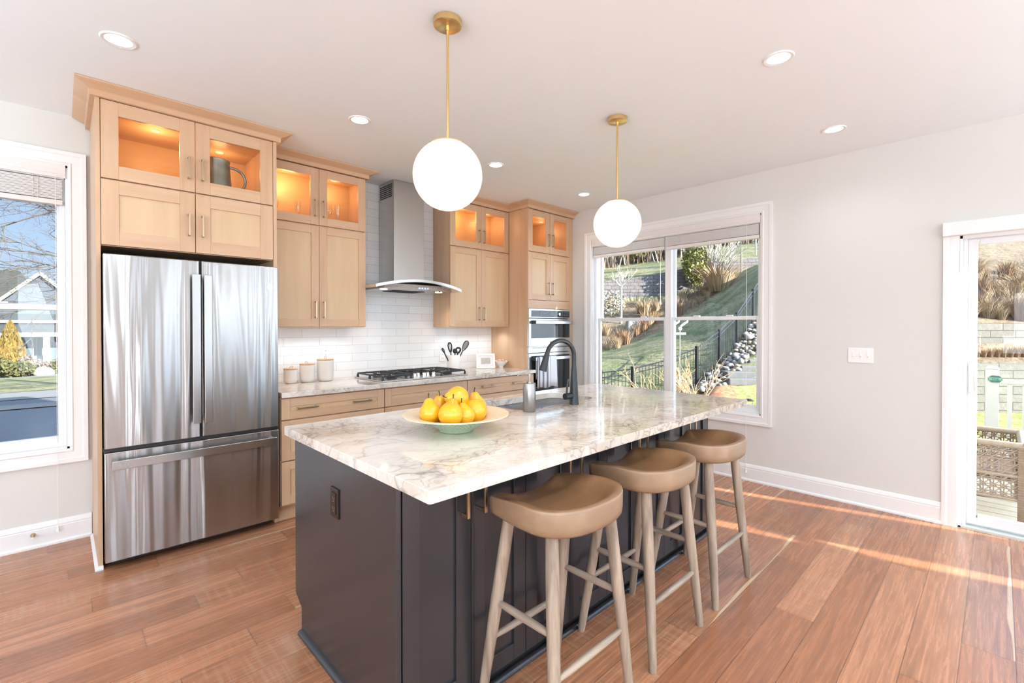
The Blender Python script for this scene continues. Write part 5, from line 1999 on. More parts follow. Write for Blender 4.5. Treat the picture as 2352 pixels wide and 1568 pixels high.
mb = MB()
mm = []
for j in range(5):
    row = []
    for i in range(11):
        u = 1604 + (1692 - 1604) * i / 10
        F = 12.0 + 1.35 * j / 4
        h = 0.10 * math.sin(math.pi * i / 10) * math.sin(math.pi * j / 4)
        row.append(mb.bm.verts.new(spot(u, F, 0.012 + h)))
    mm.append(row)
for j in range(4):
    for i in range(10): mb.bm.faces.new((mm[j][i], mm[j][i + 1], mm[j + 1][i + 1], mm[j + 1][i]))
tag(mb.build('mulch_bed', M['mulch'], smooth=True, angle=90), 'orange-brown mulch bed on the lawn below the river stones', 'mulch', kind='stuff')


# plants
def blades(n, h, spread, lean, w, seed, curl=0.3):
    r = random.Random(seed)
    mb = MB()
    for k in range(n):
        a = r.uniform(0, 6.283)
        d = r.uniform(0, 1) ** 0.5
        b0 = Vector((math.cos(a) * spread * 0.35 * d, math.sin(a) * spread * 0.35 * d, 0))
        out = Vector((math.cos(a), math.sin(a), 0)) * lean * (0.3 + d) * h
        hh = h * r.uniform(0.6, 1.05)
        side = Vector((-math.sin(a + r.uniform(-1, 1)), math.cos(a), 0)) * w
        p1 = b0 + out * 0.4 + Vector((0, 0, hh * 0.6))
        p2 = b0 + out * (1.0 + curl * r.uniform(-.5, 1)) + Vector((0, 0, hh * (1 - curl * 0.3)))
        v = [mb.bm.verts.new(q) for q in (b0 - side, b0 + side, p1 + side * 0.8, p1 - side * 0.8, p2)]
        mb.bm.faces.new((v[0], v[1], v[2], v[3]))
        mb.bm.faces.new((v[3], v[2], v[4]))
    return mb


def sticks(n, h, spread, r0, seed, levels=2):
    """bare branching twigs from one foot"""
    r = random.Random(seed)
    mb = MB()

    def grow(p, d, L, rad, lev):
        q = p + d * L * 0.5 + Vector((r.uniform(-1, 1), r.uniform(-1, 1), r.uniform(-.3, .6))) * L * 0.06
        e_ = p + d * L
        mb.tube([p, q, e_], [rad, rad * 0.75, rad * 0.5], 4, cap=False)
        if lev > 0:
            for k in range(3):
                f = r.uniform(0.35, 1.0)
                nd = (d + Vector((r.uniform(-1, 1), r.uniform(-1, 1), r.uniform(-0.2, 0.8))) * 0.75).normalized()
                grow(p + d * L * f, nd, L * r.uniform(0.45, 0.7), rad * 0.5, lev - 1)
    for k in range(n):
        a = r.uniform(0, 6.283)
        d = Vector((math.cos(a) * spread, math.sin(a) * spread, 1)).normalized()
        grow(Vector((0, 0, 0)), d, h * r.uniform(0.5, 0.8), r0, levels)
    return mb


def leafy(n, rx, rz, seed, leaf=0.06):
    r = random.Random(seed)
    mb = MB()
    for k in range(n):
        a, b_ = r.uniform(0, 6.283), r.uniform(-1, 1)
        rr_ = r.uniform(0.55, 1.0)
        c = Vector((rx * rr_ * math.cos(a) * math.sqrt(1 - b_ * b_), rx * rr_ * math.sin(a) * math.sqrt(1 - b_ * b_), rz + rz * rr_ * b_))
        u_ = Vector((r.uniform(-1, 1), r.uniform(-1, 1), r.uniform(-1, 1))).normalized() * leaf
        w_ = u_.cross(Vector((r.uniform(-1, 1), r.uniform(-1, 1), r.uniform(-1, 1)))).normalized() * leaf * 0.5
        mb.quad([c - u_, c + w_, c + u_, c - w_])
    return mb


straw = plain('straw_grass', (0.324, 0.232, 0.135), 0.9, vary=0.25, scale=3)
rust = plain('rust_grass', (0.243, 0.140, 0.072), 0.9, vary=0.3, scale=3)
greyt = plain('grey_twig', (0.231, 0.182, 0.143), 0.9, vary=0.25, scale=3)
palet = plain('pale_twig', (0.384, 0.341, 0.291), 0.9, vary=0.2, scale=3)
brown = plain('brown_brush', (0.144, 0.096, 0.060), 0.9, vary=0.4, scale=2)
green = plain('glossy_leaf', (0.165, 0.165, 0.028), 0.5, vary=0.4, scale=8)
dgreen = plain('dark_leaf', (0.07, 0.10, 0.03), 0.6, vary=0.5, scale=8)
whiteleaf = plain('pale_bush_leaf', (0.303, 0.286, 0.220), 0.8, vary=0.3, scale=8)


def proto(mb, mat):
    o = mb.build('proto', mat, fix=False)
    me = o.data
    off = ORIGIN[o].copy()
    for v in me.vertices: v.co += off
    bpy.data.objects.remove(o, do_unlink=True)
    return me


GR = [proto(blades(150, 1.0, 0.5, 0.32, 0.012, 11), straw), proto(blades(130, 1.0, 0.5, 0.25, 0.012, 12), rust), proto(sticks(16, 1.0, 0.35, 0.010, 13, 1), greyt), proto(blades(150, 1.0, 0.6, 0.5, 0.011, 14), straw)]


def plant(name, me, p, s, label, cat, group=None, sz=None):
    o = bpy.data.objects.new(name, me)
    o.location = p
    o.scale = (s, s, sz or s)
    o.rotation_euler = (0, 0, rng.uniform(0, 6.3))
    COL.objects.link(o)
    return tag(o, label, cat, group)


# clumps in the planting bed seen through the double window
bed_spots = []
for (u, F, k, s) in [(1395, 21.3, 3, 1.0), (1402, 22.0, 0, 1.1), (1412, 21.6, 1, 1.3), (1424, 22.3, 1, 1.5), (1437, 21.8, 1, 1.4), (1450, 22.4, 2, 1.2), (1462, 22.6, 1, 1.2),
                     (1478, 22.8, 1, 1.4), (1490, 23.2, 0, 1.6), (1503, 23.5, 1, 1.3), (1515, 23.7, 0, 1.0), (1418, 20.9, 0, 1.0), (1392, 23.5, 3, 1.2),
                     (1480, 25.0, 0, 1.9), (1505, 25.4, 0, 1.5), (1470, 25.6, 1, 1.2), (1560, 23.6, 1, 1.5), (1575, 23.9, 2, 1.4), (1590, 24.4, 0, 1.0), (1608, 24.8, 3, 0.9),
                     (1625, 24.9, 0, 1.0), (1618, 26.2, 0, 1.1), (1640, 26.0, 3, 1.0), (1600, 26.6, 2, 1.3), (1585, 26.8, 2, 1.5), (1552, 25.2, 2, 1.5), (1568, 26.3, 0, 1.2),
                     (1430, 26.6, 0, 1.2), (1400, 27.0, 3, 1.3), (1650, 26.8, 0, 1.0)]:
    nm = ('grass_clump', 'dry straw-coloured grass clump in the planting bed below the grey retaining wall') if k in (0, 3) else (('grass_clump', 'rust-brown dry grass clump in the planting bed below the grey retaining wall') if k == 1 else ('twig_shrub', 'bare twiggy shrub in the planting bed below the grey retaining wall'))
    plant(nm[0], GR[k], spot(u, F, -0.03), s * 0.60, nm[1], 'grass' if k != 2 else 'shrub', {0: 'straw grass clumps in the bed', 3: 'straw grass clumps in the bed', 1: 'rust grass clumps in the bed', 2: 'twiggy shrubs in the bed'}[k])
# single plants that stand out
plant('ornamental_grass', proto(blades(420, 1.0, 0.8, 0.55, 0.012, 21), straw), spot(1652, 25.2, -0.03), 1.75, 'big pale feathery grass mound beside the lawn behind the fence', 'grass')
plant('round_bush', proto(leafy(900, 1.0, 0.7, 22, 0.07), whiteleaf), spot(1396, 25.8, 0), 1.05, 'pale round bush in the bed at the oven side of the double window', 'bush')
tg_ = thing('evergreen_shrub', spot(1596, 27.0), 'yellow-green upright evergreen shrub in front of the grey retaining wall', 'shrub')
mb = leafy(1300, 0.75, 1.55, 23, 0.11)
for v in mb.bm.verts: v.co += spot(1596, 27.0, 0.4)
mb.build('foliage', green, tg_, fix=False)
mb = MB()
p = spot(1596, 27.0)
mb.tube([p, p + Vector((0, 0, 2.4))], [0.05, 0.02], 8)
mb.build('trunk', greyt, tg_)
M_tw = proto(sticks(26, 1.0, 0.7, 0.014, 31, 2), palet)
plant('bare_shrub', M_tw, spot(1634, 27.5, 0), 3.1, 'bare fan-shaped shrub against the grey retaining wall', 'shrub')


def small_tree(p, h, crown_me, s, label, mat):
    t = thing('young_tree', p, label, 'tree')
    mb = MB()
    mb.tube([p - Vector((0, 0, .1)), p + Vector((0.02, 0.01, h * 0.5)), p + Vector((0, 0, h))], [0.055, 0.05, 0.04], 8)
    mb.build('trunk', mat, t, smooth=True)
    o = bpy.data.objects.new('branches', crown_me)
    o.parent = t
    o.location = Vector((0, 0, h))
    o.scale = (s, s, s)
    COL.objects.link(o)


M_cr = proto(sticks(9, 1.0, 1.0, 0.022, 32, 3), palet)
small_tree(spot(1427, 24.6), 1.9, M_cr, 1.15, 'small bare white-barked tree in front of the grey retaining wall', palet)
small_tree(spot(1735, 29.5), 1.6, proto(sticks(12, 1.0, 0.6, 0.022, 33, 3), palet), 2.2, 'bare pale tree on the upper lawn beside the fence', palet)
small_tree(spot(1702, 27.0), 1.5, proto(sticks(4, 1.0, 0.4, 0.012, 34, 1), greyt), 0.7, 'thin bare sapling standing on the lawn slope', greyt)
bl = thing('boulder', spot(1458, 23.6), 'pale grey boulder among the dry grass in the bed', 'rock')
mb = MB()
for k, (du, dF, s) in enumerate(((0, 0, 0.42), (14, -0.3, 0.30))):
    p = spot(1458 + du, 23.6 + dF, s * 0.4)
    mb.obox(p, RH * s, FH * s * 0.7, Vector((0.05, 0, s * 0.6)))
mb.build('rock_mass', stone_mats[0], bl, bevel=0.08, seg=2)
# scrub along the top of the hill
r2 = random.Random(41)
mb = MB()
for k in range(620):
    u = r2.uniform(1330, 1790)
    F = r2.uniform(36.5, 41)
    p = spot(u, F, -0.1)
    h = r2.uniform(1.2, 4.2)
    tilt = Vector((r2.uniform(-.18, .18), r2.uniform(-.18, .18), 1)) * h
    mb.tube([p, p + tilt * 0.5 + Vector((r2.uniform(-.1, .1), 0, 0)), p + tilt], [0.045, 0.032, 0.012], 4, cap=False)
tag(mb.build('undergrowth', [brown], fix=False), 'bare brown thicket along the top of the hill outside the double window', 'undergrowth', kind='stuff')
mb = MB()
for k in range(200):
    u = r2.uniform(1330, 1790)
    F = r2.uniform(36.2, 40)
    p = spot(u, F, -0.1)
    h = r2.uniform(1.0, 3.6)
    tilt = Vector((r2.uniform(-.35, .35), r2.uniform(-.35, .35), 1)) * h
    mb.tube([p, p + tilt * 0.5, p + tilt], [0.05, 0.035, 0.014], 4, cap=False)
tag(mb.build('undergrowth', [palet], fix=False), 'pale bare saplings along the top of the hill outside the double window', 'undergrowth', kind='stuff')
for (u, F, rx, rz, lab) in ((1455, 38, 1.5, 1.7, 'olive evergreen bush at the top of the hill above the retaining wall'), ):
    plant('evergreen_bush', proto(leafy(1500, rx, rz, 51, 0.14), green), spot(u, F, -0.3), 1.0, lab, 'bush')
mb = MB()
mm = []
for j in range(7):
    row = []
    for i in range(40):
        u = 1300 + 520 * i / 39
        p = spot(u, 42.5 + 0.25 * j, 0)
        row.append(mb.bm.verts.new(p + Vector((0, 0, -0.5 + 1.35 * j + r2.uniform(-.5, .5) * (j > 0)))))
    mm.append(row)
for j in range(6):
    for i in range(39): mb.bm.faces.new((mm[j][i], mm[j][i + 1], mm[j + 1][i + 1], mm[j + 1][i]))
tag(mb.build('woods', land_mat('wooded_ridge', (0.10, 0.09, 0.05), (0.20, 0.17, 0.10), (0.03, 0.035, 0.02), 1.6), fix=False), 'dark wooded ridge behind the thicket at the top of the hill', 'woods', kind='stuff')

# lantern-like weather vane stake, twigs by the fence
mb = MB()
p = spot(1562, 12.3)
mb.tube([p, p + Vector((0, 0, 2.08))], 0.010, 6)
mb.ball(p + Vector((0, 0, 2.08)), 0.05, 0.05, 0.05, 10, 8)
for s in (-1, 1):
    mb.obox(p + RH * s * 0.11 + Vector((0, 0, 2.21)), RH * 0.10 + Vector((0, 0, s * 0.0 + 0.07)), FH * 0.012, Vector((0, 0, 0.03)))
    mb.obox(p + RH * s * 0.08 + Vector((0, 0, 1.95)), RH * 0.07, FH * 0.012, Vector((0, 0, 0.03)))
tag(mb.build('garden_stake', M['plate'], smooth=False), 'white winged garden stake standing on the lawn by the window mullion', 'garden stake')
plant('twiggy_bush', proto(sticks(14, 1.0, 0.75, 0.012, 61, 2), plain('reddish_twig', (0.55, 0.36, 0.22), 0.9)), spot(1602, 12.0, 0), 1.25, 'bare reddish twig bush in front of the fence by the window mullion', 'bush')
plant('twiggy_bush', proto(sticks(10, 1.0, 0.9, 0.012, 62, 2), plain('orange_twig', (0.58, 0.36, 0.20), 0.9)), spot(1515, 12.2, 0), 1.3, 'bare orange twig bush in front of the fence at the oven side pane', 'bush')

# garden lantern on the lawn
t = thing('garden_lantern', spot(1721, 11.4), 'small glass garden lantern on the lawn just beyond the island corner', 'lantern')
p = spot(1721, 11.4)
mb = MB()
mb.cyl(p + Vector((0, 0, -0.02)), p + Vector((0, 0, 0.03)), 0.10, 0.09)
mb.cyl(p + Vector((0, 0, 0.19)), p + Vector((0, 0, 0.24)), 0.12, 0.05)
for s in (-1, 1):
    mb.tube([p + RH * s * 0.085 + Vector((0, 0, 0.02)), p + RH * s * 0.085 + Vector((0, 0, 0.2))], 0.006, 6)
mb.build('lantern_frame', M['dark_bronze'], t)
mb = MB()
mb.cyl(p + Vector((0, 0, 0.03)), p + Vector((0, 0, 0.19)), 0.08, 0.08)
mb.build('lantern_glass', M['drink_glass'], t, smooth=True, angle=40)

# dry plants above the tan walls, seen through the sliding door
r3 = random.Random(77)
for k in range(64):
    u = r3.uniform(2215, 2390)
    F = 14.4 + 5.6 * r3.random() ** 1.2
    kk = r3.choice([0, 0, 3, 1, 2])
    s = r3.uniform(0.5, 0.95)
    lab = {0: 'pale dry grass clump on the bank above the tan retaining walls', 3: 'pale dry grass clump on the bank above the tan retaining walls', 1: 'rust dry grass clump on the bank above the tan retaining walls', 2: 'bare twig plant on the bank above the tan retaining walls'}[kk]
    plant('grass_clump' if kk != 2 else 'twig_plant', GR[kk], spot(u, F, -0.03), s, lab, 'grass' if kk != 2 else 'plant', 'dry plants above the tan walls, ' + {0: 'pale', 3: 'pale', 1: 'rust', 2: 'bare'}[kk])
for k in range(10):
    u = 2230 + 15 * k
    plant('leafy_plant', GR[1], spot(u, 13.2, -0.02), r3.uniform(0.25, 0.4), 'low brown plant between the two tan retaining walls', 'plant', 'low plants between the tan walls')

# ------------------------------------------------------------------ deck
deck_mat = plain('weathered_deck_board', (0.210, 0.197, 0.160), 0.8, vary=0.2, scale=5)
t = thing('deck', (6.2, -1.4, -0.05), 'weathered board deck outside the sliding door', 'deck')
mb = MB()
k = 0
x = XR + 0.175
while x < 7.75:
    mb.box(x, x + 0.134, -4.3 if x > XR + 0.49 else -2.0, 0.62, -0.085, -0.055)
    x += 0.14
mb.build('deck_boards', deck_mat, t, bevel=0.003)
mb = MB()
for y in (-3.9, -2.5, -1.1, 0.3): mb.box(XR + (0.18 if y > -2 else 0.5), 7.7, y - 0.02, y + 0.02, -0.30, -0.085)
for y in (-3.9, -1.1, 0.3): mb.box(7.55, 7.67, y - 0.06, y + 0.06, -1.0, -0.085)
mb.build('joist', deck_mat, t)
rail_mat = plain('white_rail_vinyl', (0.672, 0.640, 0.560), 0.45, vary=0.02)
t = thing('deck_railing', (7.55, -1.2, -0.055), 'white deck railing with a capped corner post outside the sliding door', 'railing')
RX = 7.50
for y in (0.052, -1.6, -3.2):
    mb = MB()
    mb.box(RX - 0.055, RX + 0.055, y - 0.055, y + 0.055, -0.055, 0.900)
    n = 12
    rr = []
    for k in range(5):
        a = math.pi / 2 * k / 4
        rr.append([(RX + sx * 0.058 * math.cos(a * 0.9), y + sy * 0.058 * math.cos(a * 0.9), 0.900 + 0.034 * math.sin(a)) for sx, sy in ((-1, -1), (1, -1), (1, 1), (-1, 1))])
    mb.rings(rr)
    mb.build('post', rail_mat, t, bevel=0.006)
for (za, zb, w) in ((0.745, 0.790, 0.035), (0.015, 0.065, 0.03)):
    mb = MB()
    mb.box(RX - w, RX + w, -3.15, 0.0, za, zb)
    mb.build('rail', rail_mat, t, bevel=0.006)
y = -0.085
while y > -3.1:
    if abs(y + 1.6) > 0.07:
        MB().box(RX - 0.019, RX + 0.019, y - 0.020, y + 0.020, 0.06, 0.75).build('baluster', rail_mat, t)
    y -= 0.115
t = thing('yard_sign', (RX - 0.06, 0.03, 0.80), 'small green six-sided sign on the white deck post', 'sign')
mb = MB()
HX = [(-0.052, 0.0), (-0.036, 0.036), (0.036, 0.036), (0.052, 0.0), (0.036, -0.036), (-0.036, -0.036)]
HX = [(-0.055, 0.010), (-0.030, 0.037), (0.030, 0.037), (0.055, 0.010), (0.055, -0.010), (0.030, -0.037), (-0.030, -0.037), (-0.055, -0.010)]
sy_, sz_, sx_ = 0.026, 0.795, RX - 0.066
mb.rings([[(sx_, sy_ - a, sz_ + b_) for a, b_ in HX], [(sx_ + 0.008, sy_ - a, sz_ + b_) for a, b_ in HX]])
mb.build('sign_board', plain('sign_dark_green', (0.05, 0.11, 0.09), 0.4), t)
MB().box(sx_ - 0.001, sx_, sy_ - 0.050, sy_ + 0.050, sz_ - 0.016, sz_ + 0.016).build('sign_band', plain('sign_green', (0.12, 0.42, 0.28), 0.4), t)
text_obj('ring', 'lettering', 0.034, plain('sign_navy', (0.02, 0.05, 0.09), 0.4), t, (sx_ - 0.0018, sy_, sz_ + 0.001), (math.pi / 2, 0, -math.pi / 2))
# unseen block added, sized to keep the low sun off most of the door glass
structure(MB().box(XR + 0.16, XR + 0.485, -2.55, -2.02, -0.95, 3.3).build('wall_sun_blocker', plain('sun_blocker_paint', (0.70, 0.68, 0.63), 0.7)))

# unseen block added to keep the low sun out of the double window
structure(MB().box(4.84, 4.97, 0.72, 1.36, -0.95, 3.3).build('wall_sun_baffle', plain('sun_baffle_paint', (0.70, 0.68, 0.63), 0.7)))
# wicker chair
wick = plain('brown_wicker', (0.224, 0.144, 0.092), 0.6, vary=0.35, scale=40)
wick_l = plain('pale_wicker', (0.310, 0.236, 0.167), 0.6, vary=0.3, scale=40)
t = thing('wicker_chair', (5.35, 0.22, -0.055), 'brown open-weave wicker chair on the deck just outside the sliding door', 'chair')
cx0, cx1, cy0, cy1 = 5.02, 5.66, -0.125, 0.56
ztop, zlow = 0.500, 0.105


def cane(mb, f, a0, a1, z0, z1, pitch=0.054, w=0.0042):
    """open cane weave on a plane; f(a, z, d) -> point"""
    def bar(p, q, ww, d):
        P_, Q_ = f(*p, d), f(*q, d)
        mb.tube([P_, Q_], ww, 5, cap=False)
    a = a0 + pitch / 2
    i = 0
    while a < a1:
        bar((a - 0.008, z0), (a - 0.008, z1), w, 0.002)
        bar((a + 0.008, z0), (a + 0.008, z1), w, 0.002)
        a += pitch
    z = z0 + pitch / 2
    while z < z1:
        bar((a0, z - 0.008), (a1, z - 0.008), w, -0.002)
        bar((a0, z + 0.008), (a1, z + 0.008), w, -0.002)
        z += pitch
    for sgn in (1, -1):
        c = (a0 - z1 if sgn > 0 else a0 + z0)
        end = (a1 - z0 if sgn > 0 else a1 + z1)
        while c < end:
            pts = []
            for aa in (a0, a1):
                zz = (aa - c) * sgn
                if z0 <= zz <= z1: pts.append((aa, zz))
            for zz in (z0, z1):
                aa = c + zz * sgn
                if a0 <= aa <= a1: pts.append((aa, zz))
            if len(pts) >= 2 and (abs(pts[0][0] - pts[1][0]) > 0.01): bar(pts[0], pts[1], w * 0.9, 0.006 * sgn)
            c += pitch
    return mb


for (x_, y_) in ((cx0, cy0), (cx0, cy1), (cx1, cy0), (cx1, cy1)):
    mb = MB()
    mb.box(x_ - 0.022, x_ + 0.022, y_ - 0.022, y_ + 0.022, -0.055, ztop)
    for k in range(30):
        z = -0.045 + k * 0.018
        mb.box(x_ - 0.0245, x_ + 0.0245, y_ - 0.0245, y_ + 0.0245, z, z + 0.012)
    mb.build('leg', wick, t)
mb = MB()
for p, q in (((cx0, cy0), (cx0, cy1)), ((cx0, cy1), (cx1, cy1)), ((cx1, cy1), (cx1, cy0)), ((cx1, cy0), (cx0, cy0))):
    mb.tube([(p[0], p[1], ztop + 0.004), (q[0], q[1], ztop + 0.004)], 0.024, 10)
mb.build('top_rail', wick_l, t, smooth=True)
mb = MB()
for z in (zlow, 0.275):
    for p, q in (((cx0, cy0), (cx0, cy1)), ((cx0, cy1), (cx1, cy1)), ((cx1, cy1), (cx1, cy0)), ((cx1, cy0), (cx0, cy0))):
        mb.tube([(p[0], p[1], z), (q[0], q[1], z)], 0.013, 8)
mb.build('lower_rail', wick_l, t)
cane(MB(), lambda a, z, d: (cx0 + d, a, z), cy0 + 0.02, cy1 - 0.02, zlow, ztop).build('back_weave', wick_l, t)
cane(MB(), lambda a, z, d: (cx1 + d, a, z), cy0 + 0.02, cy1 - 0.02, zlow, ztop).build('front_weave', wick, t)
cane(MB(), lambda a, z, d: (a, cy0 + d, z), cx0 + 0.02, cx1 - 0.02, zlow, ztop).build('side_weave', wick, t)
mb = MB()
mb.box(cx0 + 0.03, cx1 - 0.02, cy0 + 0.03, cy1 - 0.03, 0.265, 0.285)
mb.build('seat', wick, t)

# ------------------------------------------------------------------ outdoors: street side beyond the back wall


def fz(Y): return -0.55 - 0.0362 * (Y - 4.4)


def street(name, y0, y1, mat, dz=0.0, x0=-14, x1=9, label=None):
    mb = MB()
    mb.quad([(x0, y0, fz(y0) + dz), (x1, y0, fz(y0) + dz), (x1, y1, fz(y1) + dz), (x0, y1, fz(y1) + dz)])
    mb.quad([(x0, y0, fz(y0) + dz - .3), (x1, y0, fz(y0) + dz - .3), (x1, y1, fz(y1) + dz - .3), (x0, y1, fz(y1) + dz - .3)])
    return structure(mb.build(name, mat, fix=False))


asphalt = plain('asphalt', (0.085, 0.095, 0.11), 0.9, vary=0.2, scale=40)
concrete = plain('concrete', (0.144, 0.142, 0.139), 0.9, vary=0.1, scale=8)
street('lawn_near', 4.4, 7.0, M['lawn'])
street('road', 7.0, 20.4, asphalt, 0.01)
street('kerb', 20.4, 22.0, concrete, 0.04)
street('shadow_strip', 22.0, 24.2, asphalt, 0.03)  # dark strip laid in place of the shadow beyond the kerb
street('pavement', 24.2, 28.5, concrete, 0.05)
street('lawn_far', 28.5, 44.0, M['lawn'], 0.06)
street('driveway', 44.0, 52.0, concrete, 0.05)
street('field', 52.0, 90.0, M['lawn'], 0.03, -40, 40)

# neighbour's house
HY = 55.0
K = HY / 26.0


def hx(x26): return x26 * K


def hz_(z26): return EYE.z + (z26 - EYE.z) * K


sid = G('blue_lap_siding')
sp_ = sid.n('SeparateXYZ', {0: sid.n('TexCoord').outputs['Object']})
fr_ = sid.m('FRACT', sid.m('DIVIDE', sp_.outputs[2], 0.20))
sid.bsdf(color=sid.mix(sid.m('LESS_THAN', fr_, 0.12), (0.024, 0.034, 0.048), (0.013, 0.018, 0.026)), rough=0.7)
M['siding'] = sid.mat
shingle = plain('green_grey_shingle', (0.018, 0.021, 0.018), 0.9, vary=0.2, scale=9)
metal_roof = plain('grey_metal_roof', (0.045, 0.051, 0.049), 0.45, metal=0.3)
wtrim = plain('white_house_trim', (0.182, 0.178, 0.169), 0.6, vary=0.02)
pane_far = plain('far_window_pane', (0.060, 0.072, 0.054), 0.3, vary=0.1)
pane_dark = plain('far_dark_pane', (0.05, 0.07, 0.09), 0.2)
t = thing('house', (hx(-0.6), HY + 4, fz(HY)), 'blue sided house with a white gable and porch across the street', 'house')
gx, gz = hx(-0.584), hz_(3.462)
ez = hz_(1.78) + 1.2
slope = (hz_(3.462) - hz_(2.381)) / (gx - hx(-1.65))
half = 3.3
eave = gz - slope * half
x0, x1 = gx - half, gx + half
zb = fz(HY)
mb = MB()
mb.rings([[(x0 + .3, HY, zb - .5), (x1 - .3, HY, zb - .5), (x1 - .3, HY, eave + .15), (gx, HY, gz - .15), (x0 + .3, HY, eave + .15)],
          [(x0 + .3, HY + 9, zb - .5), (x1 - .3, HY + 9, zb - .5), (x1 - .3, HY + 9, eave + .15), (gx, HY + 9, gz - .15), (x0 + .3, HY + 9, eave + .15)]])
mb.box(x0 - 9, x0 + .4, HY + 1.2, HY + 9, zb - .5, eave + 0.2)
mb.build('wall_siding', M['siding'], t)
mb = MB()
for s in (-1, 1):
    xe = gx + s * (half + 0.35)
    ze = gz - slope * (half + 0.35)
    mb.rings([[(gx, HY - .4, gz), (xe, HY - .4, ze), (xe, HY - .4, ze + .14), (gx, HY - .4, gz + .14)], [(gx, HY + 9, gz), (xe, HY + 9, ze), (xe, HY + 9, ze + .14), (gx, HY + 9, gz + .14)]])
# cross gable roof behind
ridge_z = hz_(3.74)
mb.quad([(x0 - 10, HY + 0.7, eave - 0.1), (gx + 0.6, HY + 0.7, eave - 0.1), (gx + 0.6 - 2.0, HY + 6, ridge_z), (x0 - 10, HY + 6, ridge_z)])
mb.quad([(x0 - 10, HY + 6, ridge_z), (gx + 0.6 - 2.0, HY + 6, ridge_z), (gx + 0.6, HY + 11, eave), (x0 - 10, HY + 11, eave)])
mb.quad([(gx + 0.6, HY + 0.7, eave - 0.1), (gx + 0.6, HY + 11, eave), (gx + 0.6 - 2.0, HY + 6, ridge_z), (gx + 0.6 - 2.0, HY + 6, ridge_z)][:3])
mb.build('roof', shingle, t)
mb = MB()
for s in (-1, 1):
    xe = gx + s * (half + 0.4)
    ze = gz - slope * (half + 0.4)
    mb.rings([[(gx, HY - .45, gz + .14), (xe, HY - .45, ze + .14), (xe, HY - .45, ze - .16), (gx, HY - .45, gz - .20)], [(gx, HY - .38, gz + .14), (xe, HY - .38, ze + .14), (xe, HY - .38, ze - .16), (gx, HY - .38, gz - .20)]])
zf = hz_(1.52)
mb.box(x0 - 9, x1, HY - 0.5, HY - 0.38, zf, zf + 0.24)
mb.build('gable_trim', wtrim, t)
mb = MB()
mb.rings([[(x0 - .2, HY - 0.5, zf + .24), (x1 + .2, HY - 0.5, zf + .24), (x1, HY, zf + .75), (x0, HY, zf + .75)], [(x0 - .2, HY - 0.5, zf + .22), (x1 + .2, HY - 0.5, zf + .22), (x1, HY + .05, zf + .73), (x0, HY + .05, zf + .73)]])
mb.build('pent_roof', metal_roof, t)
for xa, xb in ((-1.53, -1.20), (-0.73, -0.44), (0.10, 0.40)):
    a, b_ = hx(xa), hx(xb)
    zw0, zw1 = hz_(1.70) - 0.15, zf - 0.05
    mb = MB()
    mb.box(a - .14, b_ + .14, HY - .06, HY + .02, zw0 - .14, zw1)
    w_ = mb.build('house_window', wtrim, t)
    MB().box(a + .06, b_ - .06, HY - .08, HY - .05, zw0 + .05, zw1 - .15).build('window_pane', pane_far, w_)
# porch
pz0, pz1 = hz_(1.13), hz_(1.50)
PY = HY - 2.2
mb = MB()
mb.rings([[(x0 - 6, PY - .3, pz0), (x1 + 1, PY - .3, pz0), (x1 + 1, PY - .3, pz0 + .08), (x0 - 6, PY - .3, pz0 + .08)], [(x0 - 6, HY, pz1), (x1 + 1, HY, pz1), (x1 + 1, HY, pz1 + .08), (x0 - 6, HY, pz1 + .08)]])
for k in range(34):
    xx = x0 - 5.8 + k * 0.42
    if xx < x1 + 0.9:
        mb.obox((xx, (PY - .3 + HY) / 2, (pz0 + pz1) / 2 + .10), (0.02, 0, 0), (0, (HY - PY + .3) / 2, (pz1 - pz0) / 2), (0, 0, 0.03))
mb.build('porch_roof', metal_roof, t)
MB().box(x0 - 6, x1 + 1, PY - .32, PY - .1, pz0 - .28, pz0).build('porch_fascia', wtrim, t)
for xa in (-1.62, -1.26, -0.40, 0.38):
    MB().box(hx(xa) - .19, hx(xa) + .19, PY - .2, PY + .15, zb, pz0 - .25).build('porch_column', wtrim, t)
for (xa, xb, za, zz, m_) in ((-1.12, -0.80, 0.05, 0.98, pane_dark), (-0.68, -0.50, -0.35, 0.98, pane_far), (-0.28, 0.05, 0.05, 0.98, pane_dark), (-1.60, -1.42, 0.05, 0.98, pane_dark)):
    a, b_ = hx(xa), hx(xb)
    mb = MB()
    mb.box(a - .10, b_ + .10, HY - .05, HY + .02, max(hz_(za), zb) - .08, hz_(zz) + .08)
    w_ = mb.build('ground_window', wtrim, t)
    MB().box(a, b_, HY - .07, HY - .04, max(hz_(za), zb) + .0, hz_(zz)).build('window_pane', m_, w_)
mb = MB()
mb.box(hx(-0.36), x1 + 1, PY - .05, PY, zb + 0.95, zb + 1.05)
for k in range(26): mb.box(hx(-0.36) + k * .16, hx(-0.36) + k * .16 + .05, PY - .05, PY, zb + .2, zb + .95)
mb.build('porch_rail', wtrim, t)
MB().box(x0 - 6, x1 + 1, PY - .2, HY, zb - .2, zb + .18).build('porch_floor', concrete, t)


